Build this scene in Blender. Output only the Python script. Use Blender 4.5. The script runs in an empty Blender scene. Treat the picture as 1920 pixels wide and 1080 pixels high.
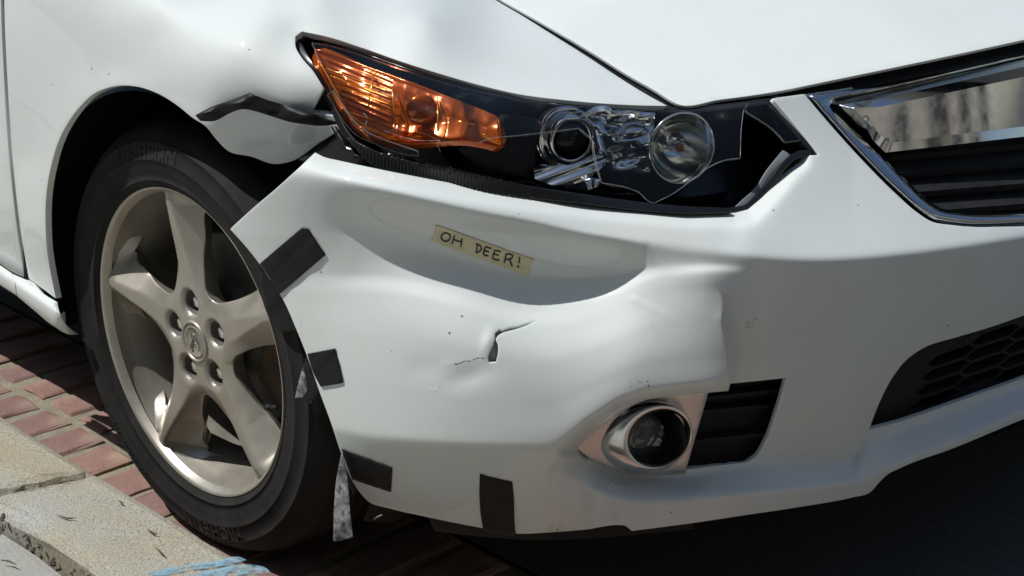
import bpy, bmesh, math, random
import numpy as np
from mathutils import Matrix, Vector
from mathutils.geometry import delaunay_2d_cdt

random.seed(4)
RNG = np.random.default_rng(4)
SC = bpy.context.scene
COL = SC.collection

# ------------------------------------------------------------------ camera
CAM_POS = np.array([-2.0433, -0.9187, 1.1819])
CAM_R = np.array([[0.7157176, -0.6983563, -0.00684051],
                  [0.24336654, 0.240212, 0.93971853],
                  [0.65461518, 0.67423785, -0.34188052]])      # right, up, look
FPX = 3000.0                                                   # focal length in photo pixels
cam = bpy.data.cameras.new('camera')
cam.sensor_width = 36.0
cam.lens = FPX / 1920 * 36.0
cam.clip_start = 0.05
cam.clip_end = 500
cam.dof.use_dof = False
camo = bpy.data.objects.new('camera', cam)
COL.objects.link(camo)
M = Matrix(((CAM_R[0][0], CAM_R[1][0], -CAM_R[2][0], CAM_POS[0]),
            (CAM_R[0][1], CAM_R[1][1], -CAM_R[2][1], CAM_POS[1]),
            (CAM_R[0][2], CAM_R[1][2], -CAM_R[2][2], CAM_POS[2]),
            (0, 0, 0, 1)))
camo.matrix_world = M
SC.camera = camo

# ------------------------------------------------------------------ light
SUN = np.array([-0.43, 0.39, 1.0])            # towards the sun
SUN = SUN / np.linalg.norm(SUN)
world = bpy.data.worlds.new('World')
SC.world = world
world.use_nodes = True
nt = world.node_tree
sky = nt.nodes.new('ShaderNodeTexSky')
sky.sky_type = 'NISHITA'
sky.sun_disc = False
sky.sun_elevation = math.asin(SUN[2])
sky.sun_rotation = math.atan2(SUN[0], SUN[1])
nt.links.new(sky.outputs[0], nt.nodes['Background'].inputs[0])
nt.nodes['Background'].inputs[1].default_value = 0.102
sl = bpy.data.lights.new('sun', 'SUN')
sl.energy = 4.45
sl.angle = math.radians(0.53)
sl.color = (1.0, 0.995, 0.975)
so = bpy.data.objects.new('sun', sl)
COL.objects.link(so)
so.rotation_euler = Vector(SUN).to_track_quat('Z', 'Y').to_euler()
SC.view_settings.view_transform = 'Standard'
SC.view_settings.look = 'None'
SC.view_settings.gamma = 1.0
SC.view_settings.exposure = -0.28
SC.view_settings.use_curve_mapping = False
SC.cycles.max_bounces = 10
SC.cycles.transparent_max_bounces = 16
SC.cycles.glossy_bounces = 6
SC.cycles.caustics_reflective = False
SC.cycles.caustics_refractive = False
SC.cycles.sample_clamp_indirect = 6.0


# ------------------------------------------------------------------ materials
def mat(name, col, rough=0.5, metal=0.0, coat=0.0, spec=0.5, **kw):
    m = bpy.data.materials.new(name)
    m.use_nodes = True
    b = m.node_tree.nodes['Principled BSDF']
    b.inputs['Base Color'].default_value = (*col, 1)
    b.inputs['Roughness'].default_value = rough
    b.inputs['Metallic'].default_value = metal
    b.inputs['Coat Weight'].default_value = coat
    b.inputs['Coat Roughness'].default_value = kw.get('coat_rough', 0.03)
    b.inputs['Specular IOR Level'].default_value = spec
    return m


def N(m, typ, **kw):
    n = m.node_tree.nodes.new(typ)
    for k, v in kw.items():
        setattr(n, k, v)
    return n


def L(m, a, b):
    m.node_tree.links.new(a, b)


def coords(m, scale=1.0, out='Object', vec=None):
    t = N(m, 'ShaderNodeTexCoord')
    mp = N(m, 'ShaderNodeMapping')
    sv = vec or (scale, scale, scale)
    mp.inputs['Scale'].default_value = sv
    L(m, t.outputs[out], mp.inputs['Vector'])
    return mp.outputs[0]


def ramp(m, fac, stops):
    r = N(m, 'ShaderNodeValToRGB')
    e = r.color_ramp.elements
    while len(e) < len(stops):
        e.new(0.5)
    for el, (p, c) in zip(e, stops):
        el.position = p
        el.color = (*c, 1) if len(c) == 3 else c
    L(m, fac, r.inputs[0])
    return r.outputs[0]


def noise(m, vec, scale, detail=4, rough=0.55):
    n = N(m, 'ShaderNodeTexNoise')
    n.inputs['Scale'].default_value = scale
    n.inputs['Detail'].default_value = detail
    n.inputs['Roughness'].default_value = rough
    L(m, vec, n.inputs['Vector'])
    return n.outputs['Fac']


def mixc(m, fac, a, b, mode='MIX'):
    x = N(m, 'ShaderNodeMix', data_type='RGBA', blend_type=mode)
    for inp, v in ((x.inputs[0], fac), (x.inputs[6], a), (x.inputs[7], b)):
        if isinstance(v, (int, float)):
            inp.default_value = v
        elif isinstance(v, tuple):
            inp.default_value = (*v, 1)
        else:
            L(m, v, inp)
    return x.outputs[2]


def bump(m, h, strength=0.3, dist=0.002):
    b = N(m, 'ShaderNodeBump')
    b.inputs['Strength'].default_value = strength
    b.inputs['Distance'].default_value = dist
    L(m, h, b.inputs['Height'])
    L(m, b.outputs[0], m.node_tree.nodes['Principled BSDF'].inputs['Normal'])


def pb(m):
    return m.node_tree.nodes['Principled BSDF']


def paint_mat():
    m = mat('white_pearl_paint', (0.765, 0.81, 0.785), 0.5, 0.0, 0.85, 0.1, coat_rough=0.02)
    v = coords(m, 1.0)
    # fine road film, a little heavier in patches
    film = ramp(m, noise(m, v, 9.0, 6, 0.65), [(0.42, (0.765, 0.81, 0.785)), (0.78, (0.735, 0.765, 0.725))])
    # stone chips and bug specks
    vo = N(m, 'ShaderNodeTexVoronoi')
    vo.inputs['Scale'].default_value = 60.0
    L(m, v, vo.inputs['Vector'])
    sz = N(m, 'ShaderNodeSeparateColor')
    L(m, vo.outputs['Color'], sz.inputs[0])
    thr = N(m, 'ShaderNodeMapRange')
    thr.inputs['From Min'].default_value = 0.86
    thr.inputs['From Max'].default_value = 1.0
    thr.inputs['To Min'].default_value = 0.0
    thr.inputs['To Max'].default_value = 0.10
    L(m, sz.outputs[0], thr.inputs[0])
    lt = N(m, 'ShaderNodeMath', operation='LESS_THAN')
    L(m, vo.outputs['Distance'], lt.inputs[0])
    L(m, thr.outputs[0], lt.inputs[1])
    fa = N(m, 'ShaderNodeMath', operation='MULTIPLY')
    L(m, lt.outputs[0], fa.inputs[0])
    fa.inputs[1].default_value = 0.8
    col = mixc(m, fa.outputs[0], film, (0.10, 0.09, 0.075))
    L(m, col, pb(m).inputs['Base Color'])
    return m


def chrome_mat(name='chrome', rough=0.04, col=(0.62, 0.63, 0.64)):
    m = mat(name, col, rough, 1.0)
    v = coords(m, 1.0)
    r = ramp(m, noise(m, v, 60, 5), [(0.4, (rough,) * 3), (0.8, (rough + 0.12,) * 3)])
    L(m, r, pb(m).inputs['Roughness'])
    return m


def rubber_mat(name, col, rough, bs=0.15):
    m = mat(name, col, rough, 0.0, 0.0, 0.22)
    v = coords(m, 1.0)
    c = ramp(m, noise(m, v, 25, 6, 0.7), [(0.3, col), (0.8, tuple(x * 1.9 + 0.004 for x in col))])
    L(m, c, pb(m).inputs['Base Color'])
    bump(m, noise(m, v, 420, 3), bs, 0.0006)
    return m


def alloy_mat():
    m = mat('champagne_alloy', (0.40, 0.375, 0.325), 0.36, 0.55, 0.25, 0.5, coat_rough=0.2)
    v = coords(m, 1.0)
    c = ramp(m, noise(m, v, 14, 8, 0.72), [(0.3, (0.48, 0.445, 0.385)), (0.6, (0.43, 0.395, 0.325)), (0.85, (0.28, 0.24, 0.18))])
    fl = ramp(m, noise(m, v, 900, 2), [(0.3, (0.86, 0.86, 0.86)), (0.7, (1.1, 1.1, 1.1))])
    L(m, mixc(m, 1.0, c, fl, 'MULTIPLY'), pb(m).inputs['Base Color'])
    r = ramp(m, noise(m, v, 20, 6), [(0.3, (0.30,) * 3), (0.8, (0.55,) * 3)])
    L(m, r, pb(m).inputs['Roughness'])
    return m


def granite_mat():
    m = mat('kerb_granite', (0.42, 0.39, 0.31), 0.85, 0, 0, 0.3)
    v = coords(m, 1.0)
    c = ramp(m, noise(m, v, 5.5, 6, 0.62), [(0.3, (0.44, 0.44, 0.41)), (0.5, (0.42, 0.395, 0.32)), (0.72, (0.41, 0.345, 0.23))])
    g = ramp(m, noise(m, v, 420, 2, 0.6), [(0.30, (0.30, 0.29, 0.28)), (0.46, (0.9, 0.9, 0.88)), (0.75, (1.25, 1.22, 1.18))])
    L(m, mixc(m, 1.0, c, g, 'MULTIPLY'), pb(m).inputs['Base Color'])
    bump(m, noise(m, v, 130, 6, 0.7), 0.6, 0.004)
    return m


def slab_mat():
    m = mat('paving_concrete', (0.40, 0.40, 0.37), 0.9, 0, 0, 0.25)
    v = coords(m, 1.0)
    c = ramp(m, noise(m, v, 4, 7, 0.65), [(0.3, (0.44, 0.44, 0.42)), (0.75, (0.34, 0.325, 0.28))])
    g = ramp(m, noise(m, v, 300, 2), [(0.3, (0.8,) * 3), (0.7, (1.1,) * 3)])
    L(m, mixc(m, 1.0, c, g, 'MULTIPLY'), pb(m).inputs['Base Color'])
    bump(m, noise(m, v, 160, 5), 0.4, 0.003)
    return m


def brick_mat():
    m = mat('red_brick', (0.30, 0.12, 0.09), 0.9, 0, 0, 0.2)
    v = coords(m, 1.0)
    oi = N(m, 'ShaderNodeObjectInfo')
    c = ramp(m, noise(m, v, 10, 6, 0.6), [(0.28, (0.35, 0.235, 0.195)), (0.5, (0.27, 0.165, 0.14)), (0.62, (0.33, 0.21, 0.17)), (0.8, (0.38, 0.32, 0.24))])
    rv = ramp(m, oi.outputs['Random'], [(0.0, (0.85, 0.85, 0.88)), (1.0, (1.15, 1.1, 1.05))])
    L(m, mixc(m, 1.0, c, rv, 'MULTIPLY'), pb(m).inputs['Base Color'])
    bump(m, noise(m, v, 110, 6), 0.5, 0.004)
    return m


def rough_mat(name, stops, scale, bs=0.5, bscale=100, rough=0.92):
    m = mat(name, stops[0][1], rough, 0, 0, 0.25)
    v = coords(m, 1.0)
    L(m, ramp(m, noise(m, v, scale, 6, 0.65), stops), pb(m).inputs['Base Color'])
    bump(m, noise(m, v, bscale, 5), bs, 0.004)
    return m


def clear_mat(name, tint=(0.97, 0.98, 0.98), rough=0.02, spec=1.0, haze=0.0):
    """thin clear plastic: see-through with a Fresnel gloss"""
    m = bpy.data.materials.new(name)
    m.use_nodes = True
    t = m.node_tree
    t.nodes.clear()
    out = t.nodes.new('ShaderNodeOutputMaterial')
    tr = t.nodes.new('ShaderNodeBsdfTransparent')
    tr.inputs[0].default_value = (*tint, 1)
    gl = t.nodes.new('ShaderNodeBsdfGlossy')
    gl.inputs['Roughness'].default_value = rough
    fr = t.nodes.new('ShaderNodeFresnel')
    fr.inputs[0].default_value = 1.38
    mx = t.nodes.new('ShaderNodeMixShader')
    t.links.new(fr.outputs[0], mx.inputs[0])
    t.links.new(tr.outputs[0], mx.inputs[1])
    t.links.new(gl.outputs[0], mx.inputs[2])
    last = mx
    if haze:
        df = t.nodes.new('ShaderNodeBsdfDiffuse')
        df.inputs[0].default_value = (0.8, 0.82, 0.82, 1)
        m2 = t.nodes.new('ShaderNodeMixShader')
        m2.inputs[0].default_value = haze
        t.links.new(mx.outputs[0], m2.inputs[1])
        t.links.new(df.outputs[0], m2.inputs[2])
        last = m2
    t.links.new(last.outputs[0], out.inputs[0])
    return m


def tape_mat(name, col, rough, bs=0.25):
    m = mat(name, col, rough, 0, 0, 0.25)
    v = coords(m, 1.0)
    bump(m, noise(m, v, 700, 2), bs, 0.0004)
    c = ramp(m, noise(m, v, 30, 5), [(0.3, col), (0.8, tuple(x * 1.4 + .003 for x in col))])
    L(m, c, pb(m).inputs['Base Color'])
    return m


PAINT = paint_mat()
CHROME = chrome_mat()
SATIN = chrome_mat('satin_chrome', 0.18, (0.76, 0.75, 0.74))
BEZELM = chrome_mat('brushed_bezel', 0.26, (0.60, 0.58, 0.57))
REFL = chrome_mat('reflector_chrome', 0.09, (0.74, 0.75, 0.73))
BLACKG = mat('gloss_black_plastic', (0.012, 0.0125, 0.014), 0.22, 0, 0.2, 0.5)
BLACKM = rubber_mat('matt_black_plastic', (0.012, 0.0125, 0.0135), 0.6)
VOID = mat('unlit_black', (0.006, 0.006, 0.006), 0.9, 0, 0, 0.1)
GREYP = rubber_mat('grey_inner_plastic', (0.24, 0.25, 0.25), 0.6)
TYRE = rubber_mat('tyre_rubber', (0.0145, 0.014, 0.0132), 0.8)
LETTER = rubber_mat('tyre_letter_rubber', (0.021, 0.0205, 0.0195), 0.65)
ALLOY = alloy_mat()
STEEL = rubber_mat('brake_steel', (0.10, 0.095, 0.085), 0.5)
RUST = rough_mat('rusty_iron', [(0.3, (0.15, 0.09, 0.05)), (0.7, (0.06, 0.05, 0.045))], 30)
TAPEB = tape_mat('black_cloth_tape', (0.0095, 0.0098, 0.0102), 0.5)
TAPEG = tape_mat('grimy_silver_tape_back', (0.32, 0.33, 0.33), 0.6)
L(TAPEG, ramp(TAPEG, noise(TAPEG, coords(TAPEG, 1.0), 95, 6, .7), [(.36, (.05, .05, .05)), (.5, (.24, .25, .25)), (.7, (.40, .41, .41))]), pb(TAPEG).inputs['Base Color'])
MASK = tape_mat('cream_masking_tape', (0.62, 0.57, 0.37), 0.75)
INK = mat('black_marker_ink', (0.015, 0.013, 0.02), 0.6)
AMBER = mat('amber_plastic', (0.54, 0.10, 0.003), 0.18, 0.45, 0.4, 0.6)
AMBERB = mat('bright_amber_plastic', (0.95, 0.33, 0.012), 0.18, 0.5, 0.5, 0.6)
CLEAR = clear_mat('clear_lens_plastic', rough=0.05, haze=0.003)
EDGE = clear_mat('broken_lens_edge', (0.75, 0.77, 0.77), 0.12, haze=0.16)
GLASS = clear_mat('projector_glass', (0.62, 0.64, 0.63), 0.01, haze=0.02)
GRANITE = granite_mat()
SLAB = slab_mat()
BRICK = brick_mat()
MORTAR = rough_mat('sandy_mortar', [(0.3, (0.36, 0.32, 0.23)), (0.7, (0.22, 0.20, 0.145))], 30, 0.9, 220)
ASPHALT = rough_mat('asphalt', [(0.3, (0.07, 0.07, 0.07)), (0.7, (0.11, 0.108, 0.104))], 90, 0.9, 240)
CHALK = rough_mat('blue_utility_paint', [(0.35, (0.20, 0.44, 0.60)), (0.75, (0.36, 0.50, 0.55))], 60, 0.5, 130)
def spray_mat():
    m = CHALK
    t = m.node_tree
    v = coords(m, 1.0)
    f = ramp(m, noise(m, v, 55, 7, 0.75), [(0.38, (0.0, 0.0, 0.0)), (0.56, (0.75, 0.75, 0.75))])
    tr = N(m, 'ShaderNodeBsdfTransparent')
    mx = N(m, 'ShaderNodeMixShader')
    L(m, f, mx.inputs[0])
    L(m, tr.outputs[0], mx.inputs[1])
    L(m, pb(m).outputs[0], mx.inputs[2])
    L(m, mx.outputs[0], t.nodes['Material Output'].inputs[0])
spray_mat()
SOIL = rough_mat('joint_dirt', [(0.3, (0.10, 0.085, 0.06)), (0.7, (0.20, 0.18, 0.14))], 60, 1.0, 200)
STONE = rough_mat('tan_building_stone', [(0.3, (0.64, 0.58, 0.49)), (0.7, (0.56, 0.50, 0.42))], 2, 0.4, 30)
BARK = rough_mat('bark', [(0.3, (0.10, 0.08, 0.06)), (0.7, (0.16, 0.13, 0.10))], 12, 0.8, 30)
LEAF = rough_mat('leaf_green', [(0.3, (0.05, 0.09, 0.022)), (0.7, (0.09, 0.13, 0.035))], 3, 0.2, 40, 0.6)
WGLASS = mat('window_glass', (0.03, 0.035, 0.04), 0.05, 0, 0, 0.8)


# ------------------------------------------------------------------ object helpers
def tag(o, label=None, cat=None, group=None, kind=None):
    if label:
        o['label'] = label
    if cat:
        o['category'] = cat
    if group:
        o['group'] = group
    if kind:
        o['kind'] = kind
    return o


def empty(name, loc=(0, 0, 0), parent=None):
    o = bpy.data.objects.new(name, None)
    COL.objects.link(o)
    o.empty_display_size = 0.1
    if parent is None:
        o.location = loc
    else:
        o.parent = parent
        o.matrix_parent_inverse = parent_inv(parent)
        o.location = loc
    return o


def parent_inv(p):
    # every object keeps world coordinates in its own location; parents carry only a translation
    return Matrix.Translation(-Vector(p.location))


def mesh_obj(name, verts, faces, m, parent=None, smooth=True, mats=None, fmat=None):
    me = bpy.data.meshes.new(name)
    me.from_pydata([tuple(map(float, v)) for v in verts], [], [tuple(map(int, f)) for f in faces])
    for x in (mats or [m]):
        me.materials.append(x)
    if fmat is not None:
        for p, k in zip(me.polygons, fmat):
            p.material_index = k
    if smooth:
        me.polygons.foreach_set('use_smooth', [True] * len(me.polygons))
    me.update()
    o = bpy.data.objects.new(name, me)
    COL.objects.link(o)
    if parent is not None:
        o.parent = parent
        o.matrix_parent_inverse = parent_inv(parent)
    return o


def box_data(lo, hi):
    (a, b, c), (d, e, f) = lo, hi
    v = [(a, b, c), (d, b, c), (d, e, c), (a, e, c), (a, b, f), (d, b, f), (d, e, f), (a, e, f)]
    q = [(0, 3, 2, 1), (4, 5, 6, 7), (0, 1, 5, 4), (1, 2, 6, 5), (2, 3, 7, 6), (3, 0, 4, 7)]
    return v, q


class MB:
    """collects shapes into one mesh"""
    def __init__(self):
        self.v, self.f = [], []

    def add(self, v, f):
        k = len(self.v)
        self.v += [tuple(x) for x in v]
        self.f += [tuple(i + k for i in q) for q in f]
        return self

    def box(self, lo, hi):
        return self.add(*box_data(lo, hi))

    def tube(self, pts, r, n=8, caps=True):
        pts = [np.array(p, float) for p in pts]
        rr = r if hasattr(r, '__len__') else [r] * len(pts)
        v, f = [], []
        up = np.array([0.3, 0.2, 0.93])
        for i, p in enumerate(pts):
            d = pts[min(i + 1, len(pts) - 1)] - pts[max(i - 1, 0)]
            d /= np.linalg.norm(d) + 1e-12
            a = np.cross(d, up)
            if np.linalg.norm(a) < 1e-3:
                a = np.cross(d, [1, 0, 0])
            a /= np.linalg.norm(a)
            b = np.cross(d, a)
            for k in range(n):
                t = 2 * math.pi * k / n
                v.append(p + rr[i] * (a * math.cos(t) + b * math.sin(t)))
        for i in range(len(pts) - 1):
            for k in range(n):
                f.append((i * n + k, i * n + (k + 1) % n, (i + 1) * n + (k + 1) % n, (i + 1) * n + k))
        if caps:
            f.append(tuple(range(n))[::-1])
            f.append(tuple((len(pts) - 1) * n + k for k in range(n)))
        return self.add(v, f)

    def build(self, name, m, parent=None, smooth=False):
        return mesh_obj(name, self.v, self.f, m, parent, smooth)


# ------------------------------------------------------------------ photo pixels and the body surface
def rays(px):
    px = np.atleast_2d(np.asarray(px, float))
    d = np.stack([(px[:, 0] - 960) / FPX, -(px[:, 1] - 540) / FPX, np.ones(len(px))], 1) @ CAM_R
    return d / np.linalg.norm(d, axis=1)[:, None]


def at_z(px, z):
    d = rays(px)
    return CAM_POS + d * ((z - CAM_POS[2]) / d[:, 2])[:, None]


def at_x(px, x):
    d = rays(px)
    return CAM_POS + d * ((x - CAM_POS[0]) / d[:, 0])[:, None]


def nspline(x, y):
    x, y = np.array(x, float), np.array(y, float)
    n = len(x)
    h = np.diff(x)
    A = np.eye(n)
    b = np.zeros(n)
    for i in range(1, n - 1):
        A[i, i - 1:i + 2] = h[i - 1], 2 * (h[i - 1] + h[i]), h[i]
        b[i] = 6 * ((y[i + 1] - y[i]) / h[i] - (y[i] - y[i - 1]) / h[i - 1])
    mm = np.linalg.solve(A, b)

    def f(q):
        q = np.clip(q, x[0], x[-1])
        i = np.clip(np.searchsorted(x, q) - 1, 0, n - 2)
        t0, t1 = x[i + 1] - q, q - x[i]
        hh = h[i]
        return (mm[i] * t0 ** 3 + mm[i + 1] * t1 ** 3) / (6 * hh) + (y[i] / hh - mm[i] * hh / 6) * t0 + (y[i + 1] / hh - mm[i + 1] * hh / 6) * t1
    return f


OX, OY = 0.0, 1.0
_plan = [(0.62, 0.215), (0.44, 0.125), (0.25, 0.068), (0, 0.04), (-0.25, 0.068), (-0.44, 0.125), (-0.60, 0.212), (-0.735, 0.33), (-0.832, 0.465),
         (-0.888, 0.62), (-0.915, 0.80), (-0.925, 1.0), (-0.927, 1.25), (-0.927, 1.6), (-0.927, 2.1)]
_a = [math.atan2(-(x - OX), -(y - OY)) for x, y in _plan]
_r = [math.hypot(x - OX, y - OY) for x, y in _plan]
RPLAN = nspline(_a, _r)


def inward(P):
    """radial distance inside the reference plan outline of the car"""
    dx, dy = P[..., 0] - OX, P[..., 1] - OY
    return RPLAN(np.arctan2(-dx, -dy)) - np.hypot(dx, dy)


def solve(px, g, t0=1.0, t1=4.6, n=150):
    """first crossing of g(P) from positive (outside) to negative (inside) along the pixel rays"""
    d = rays(px)
    ts = np.linspace(t0, t1, n)
    lo = np.full(len(d), t1 - 0.02)
    hi = np.full(len(d), t1)
    done = np.zeros(len(d), bool)
    prev = g(CAM_POS + d * ts[0])
    for k in range(1, n):
        cur = g(CAM_POS + d * ts[k])
        hit = (~done) & (prev > 0) & (cur <= 0)
        lo[hit], hi[hit] = ts[k - 1], ts[k]
        done |= hit
        prev = cur
    for _ in range(34):
        mid = (lo + hi) / 2
        v = g(CAM_POS + d * mid[:, None])
        pos = v > 0
        lo = np.where(pos, mid, lo)
        hi = np.where(pos, hi, mid)
    return CAM_POS + d * ((lo + hi) / 2)[:, None]


def at_s(px, s):
    px = np.atleast_2d(np.asarray(px, float))
    s = np.broadcast_to(np.asarray(s, float), (len(px),))
    return solve(px, lambda P: s - inward(P))


class TPS:
    def __init__(self, c, lam=0.0):
        c = np.array(c, float)
        self.p = c[:, :2] / 500.0
        n = len(c)
        K = self.k(self.p) + np.diag(np.broadcast_to(np.asarray(lam, float), (n,)))
        Pm = np.hstack([np.ones((n, 1)), self.p])
        A = np.block([[K, Pm], [Pm.T, np.zeros((3, 3))]])
        self.w = np.linalg.lstsq(A, np.concatenate([c[:, 2], np.zeros(3)]), rcond=None)[0]

    def k(self, q):
        r2 = ((q[:, None, :] - self.p[None]) ** 2).sum(2)
        return np.where(r2 > 1e-14, 0.5 * r2 * np.log(np.maximum(r2, 1e-14)), 0)

    def __call__(self, px):
        q = np.atleast_2d(np.asarray(px, float)) / 500.0
        return self.k(q) @ self.w[:-3] + np.hstack([np.ones((len(q), 1)), q]) @ self.w[-3:]


def softplus(d, w):
    return w * np.logaddexp(0, d / w)


# ------------------------------------------------------------------ outlines and panels
def resample(pts, step, closed=True, corner=38):
    """Catmull-Rom through the traced points, kept sharp at real corners"""
    p = np.array(pts, float)
    n = len(p)
    sharp = []
    for i in range(n):
        if not closed and i in (0, n - 1):
            sharp.append(True)
            continue
        a, b = p[i] - p[i - 1], p[(i + 1) % n] - p[i]
        c = np.dot(a, b) / (np.linalg.norm(a) * np.linalg.norm(b) + 1e-9)
        sharp.append(math.degrees(math.acos(max(-1, min(1, c)))) > corner)
    out = []
    for i in range(n if closed else n - 1):
        p1, p2 = p[i], p[(i + 1) % n]
        p0 = p1 - (p2 - p1) if sharp[i] else p[i - 1]
        p3 = p2 + (p2 - p1) if sharp[(i + 1) % n] else p[(i + 2) % n]
        le = np.linalg.norm(p2 - p1)
        m = max(1, int(round(le / step)))
        # non-uniform tangents keep long-short neighbours from overshooting
        d0, d2 = np.linalg.norm(p1 - p0) + 1e-9, np.linalg.norm(p3 - p2) + 1e-9
        m1 = ((p1 - p0) / d0 * le + (p2 - p1) / le * d0) / (d0 + le) * le
        m2 = ((p2 - p1) / le * d2 + (p3 - p2) / d2 * le) / (d2 + le) * le
        for k in range(m):
            t = k / m
            out.append((2 * t ** 3 - 3 * t ** 2 + 1) * p1 + (t ** 3 - 2 * t ** 2 + t) * m1 + (-2 * t ** 3 + 3 * t ** 2) * p2 + (t ** 3 - t ** 2) * m2)
    if not closed:
        out.append(p[-1])
    return np.array(out)


def inside(q, poly):
    x, y = q[:, 0], q[:, 1]
    r = np.zeros(len(q), bool)
    n = len(poly)
    for i in range(n):
        x1, y1 = poly[i]
        x2, y2 = poly[(i + 1) % n]
        if y1 == y2:
            continue
        c = ((y1 > y) != (y2 > y)) & (x < (x2 - x1) * (y - y1) / (y2 - y1) + x1)
        r ^= c
    return r


def pdist(q, poly, closed=True):
    best = np.full(len(q), 1e9)
    n = len(poly)
    for i in range(n if closed else n - 1):
        a, b = poly[i], poly[(i + 1) % n]
        ab = b - a
        t = np.clip(((q - a) @ ab) / (ab @ ab + 1e-12), 0, 1)
        best = np.minimum(best, np.hypot(*(q - a - t[:, None] * ab).T))
    return best


def flatmesh(outline, step, holes=(), lines=(), bstep=None, corner=38):
    """triangulated sheet in 2-D: outline with holes, inner constraint lines and an even grid inside"""
    bs = bstep or step
    loops = [resample(outline, bs, True, corner)] + [resample(h, bs, True, corner) for h in holes]
    V, E = [], []
    for lp in loops:
        k = len(V)
        V += list(lp)
        E += [(k + i, k + (i + 1) % len(lp)) for i in range(len(lp))]
    lns = [resample(l, bs, False) for l in lines]
    for ln in lns:
        k = len(V)
        V += list(ln)
        E += [(k + i, k + i + 1) for i in range(len(ln) - 1)]
    lo, hi = loops[0].min(0), loops[0].max(0)
    g = []
    row = 0
    y = lo[1]
    while y < hi[1]:
        xs = np.arange(lo[0] + (step / 2 if row % 2 else 0), hi[0], step)
        g.append(np.stack([xs, np.full(len(xs), y)], 1))
        y += step * 0.866
        row += 1
    g = np.concatenate(g) if g else np.zeros((0, 2))
    ok = inside(g, loops[0])
    for h in loops[1:]:
        ok &= ~inside(g, h)
    g = g[ok]
    if len(g):
        dd = np.full(len(g), 1e9)
        for lp in loops:
            dd = np.minimum(dd, pdist(g, lp))
        for ln in lns:
            dd = np.minimum(dd, pdist(g, ln, False))
        g = g[dd > 0.55 * bs]
    V2 = [Vector((float(a), float(b))) for a, b in V] + [Vector((float(a), float(b))) for a, b in g]
    r = delaunay_2d_cdt(V2, E, [], 0, 1e-4)
    P = np.array([(v.x, v.y) for v in r[0]])
    F = [tuple(f) for f in r[2]]
    C = np.array([P[list(f)].mean(0) for f in F])
    ok = inside(C, loops[0])
    for h in loops[1:]:
        ok &= ~inside(C, h)
    F = [f for f, k in zip(F, ok) if k]
    use = sorted({i for f in F for i in f})
    re_ = {i: k for k, i in enumerate(use)}
    P = P[use]
    F = [tuple(re_[i] for i in f) for f in F]
    return P, F, lns


def vnormals(P, F):
    n = np.zeros_like(P)
    F3 = np.array([f[:3] for f in F])
    fn = np.cross(P[F3[:, 1]] - P[F3[:, 0]], P[F3[:, 2]] - P[F3[:, 0]])
    for k in range(3):
        np.add.at(n, F3[:, k], fn)
    return n / (np.linalg.norm(n, axis=1)[:, None] + 1e-15)


def finish(P, F, ref, rad, depth, segs=3):
    """turn the sheet to face ref, then roll its free edges back and give it a return flange"""
    P = np.asarray(P, float)
    F = [tuple(f) for f in F]
    n = vnormals(P, F)
    if ((ref - P) * n).sum() < 0:
        F = [f[::-1] for f in F]
        n = -n
    if depth <= 0:
        return P, F, len(F)
    cnt = {}
    for f in F:
        for i in range(len(f)):
            a, b = f[i], f[(i + 1) % len(f)]
            cnt[(a, b)] = 1
    bnd = [(a, b) for (a, b) in cnt if (b, a) not in cnt]
    out = {}
    for a, b in bnd:
        e = P[b] - P[a]
        e /= np.linalg.norm(e) + 1e-12
        for k in (a, b):
            o = np.cross(e, n[k])
            out[k] = out.get(k, 0) + o
    ids = list(out)
    V = list(P)
    rings = []
    for j in range(1, segs + 2):
        m = {}
        for k in ids:
            o = out[k] / (np.linalg.norm(out[k]) + 1e-12)
            if j <= segs:
                t = math.pi / 2 * j / segs
                q = P[k] - n[k] * rad * (1 - math.cos(t)) + o * rad * math.sin(t)
            else:
                q = P[k] + o * rad - n[k] * depth
            m[k] = len(V)
            V.append(q)
        rings.append(m)
    nf = len(F)
    prev = {k: k for k in ids}
    for m in rings:
        for a, b in bnd:
            F.append((prev[b], prev[a], m[a], m[b]))
        prev = m
    return np.array(V), F, nf


def panel(name, outline, depthf, m, parent, step=8, holes=(), rad=0.0009, depth=0.006, bstep=None, edge_mat=None, corner=38, smooth=True, lines=()):
    P2, F, _ = flatmesh(outline, step, holes, lines, bstep, corner)
    P = depthf(P2)
    V, F, nf = finish(P, F, CAM_POS, rad, depth)
    if edge_mat:
        return mesh_obj(name, V, F, m, parent, smooth, [m, edge_mat], [0] * nf + [1] * (len(F) - nf))
    return mesh_obj(name, V, F, m, parent, smooth)


def ribbon(px, wpx):
    """outline of a stroke of given pixel width along a polyline"""
    p = np.array(px, float)
    w = np.broadcast_to(np.asarray(wpx, float), (len(p),))
    t = np.gradient(p, axis=0)
    t /= np.linalg.norm(t, axis=1)[:, None] + 1e-9
    nn = np.stack([-t[:, 1], t[:, 0]], 1)
    return np.concatenate([p + nn * w[:, None] / 2, (p - nn * w[:, None] / 2)[::-1]])

# ================================================================== the setting
def grid_sheet(name, x0, x1, y0, y1, z, m, parent=None):
    return mesh_obj(name, [(x0, y0, z), (x1, y0, z), (x1, y1, z), (x0, y1, z)], [(0, 1, 2, 3)], m, parent, False)


KERB_X, KERB_Z = -0.998, 0.12
road = tag(grid_sheet('road', -0.602, 120, -120, 120, 0.0, ASPHALT), 'dark asphalt road in the shade of the car', kind='structure')
gutter = tag(grid_sheet('gutter', KERB_X - 0.03, -0.602, -120, 120, -0.007, MORTAR), 'brick gutter strip between kerb and asphalt', kind='structure')


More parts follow.
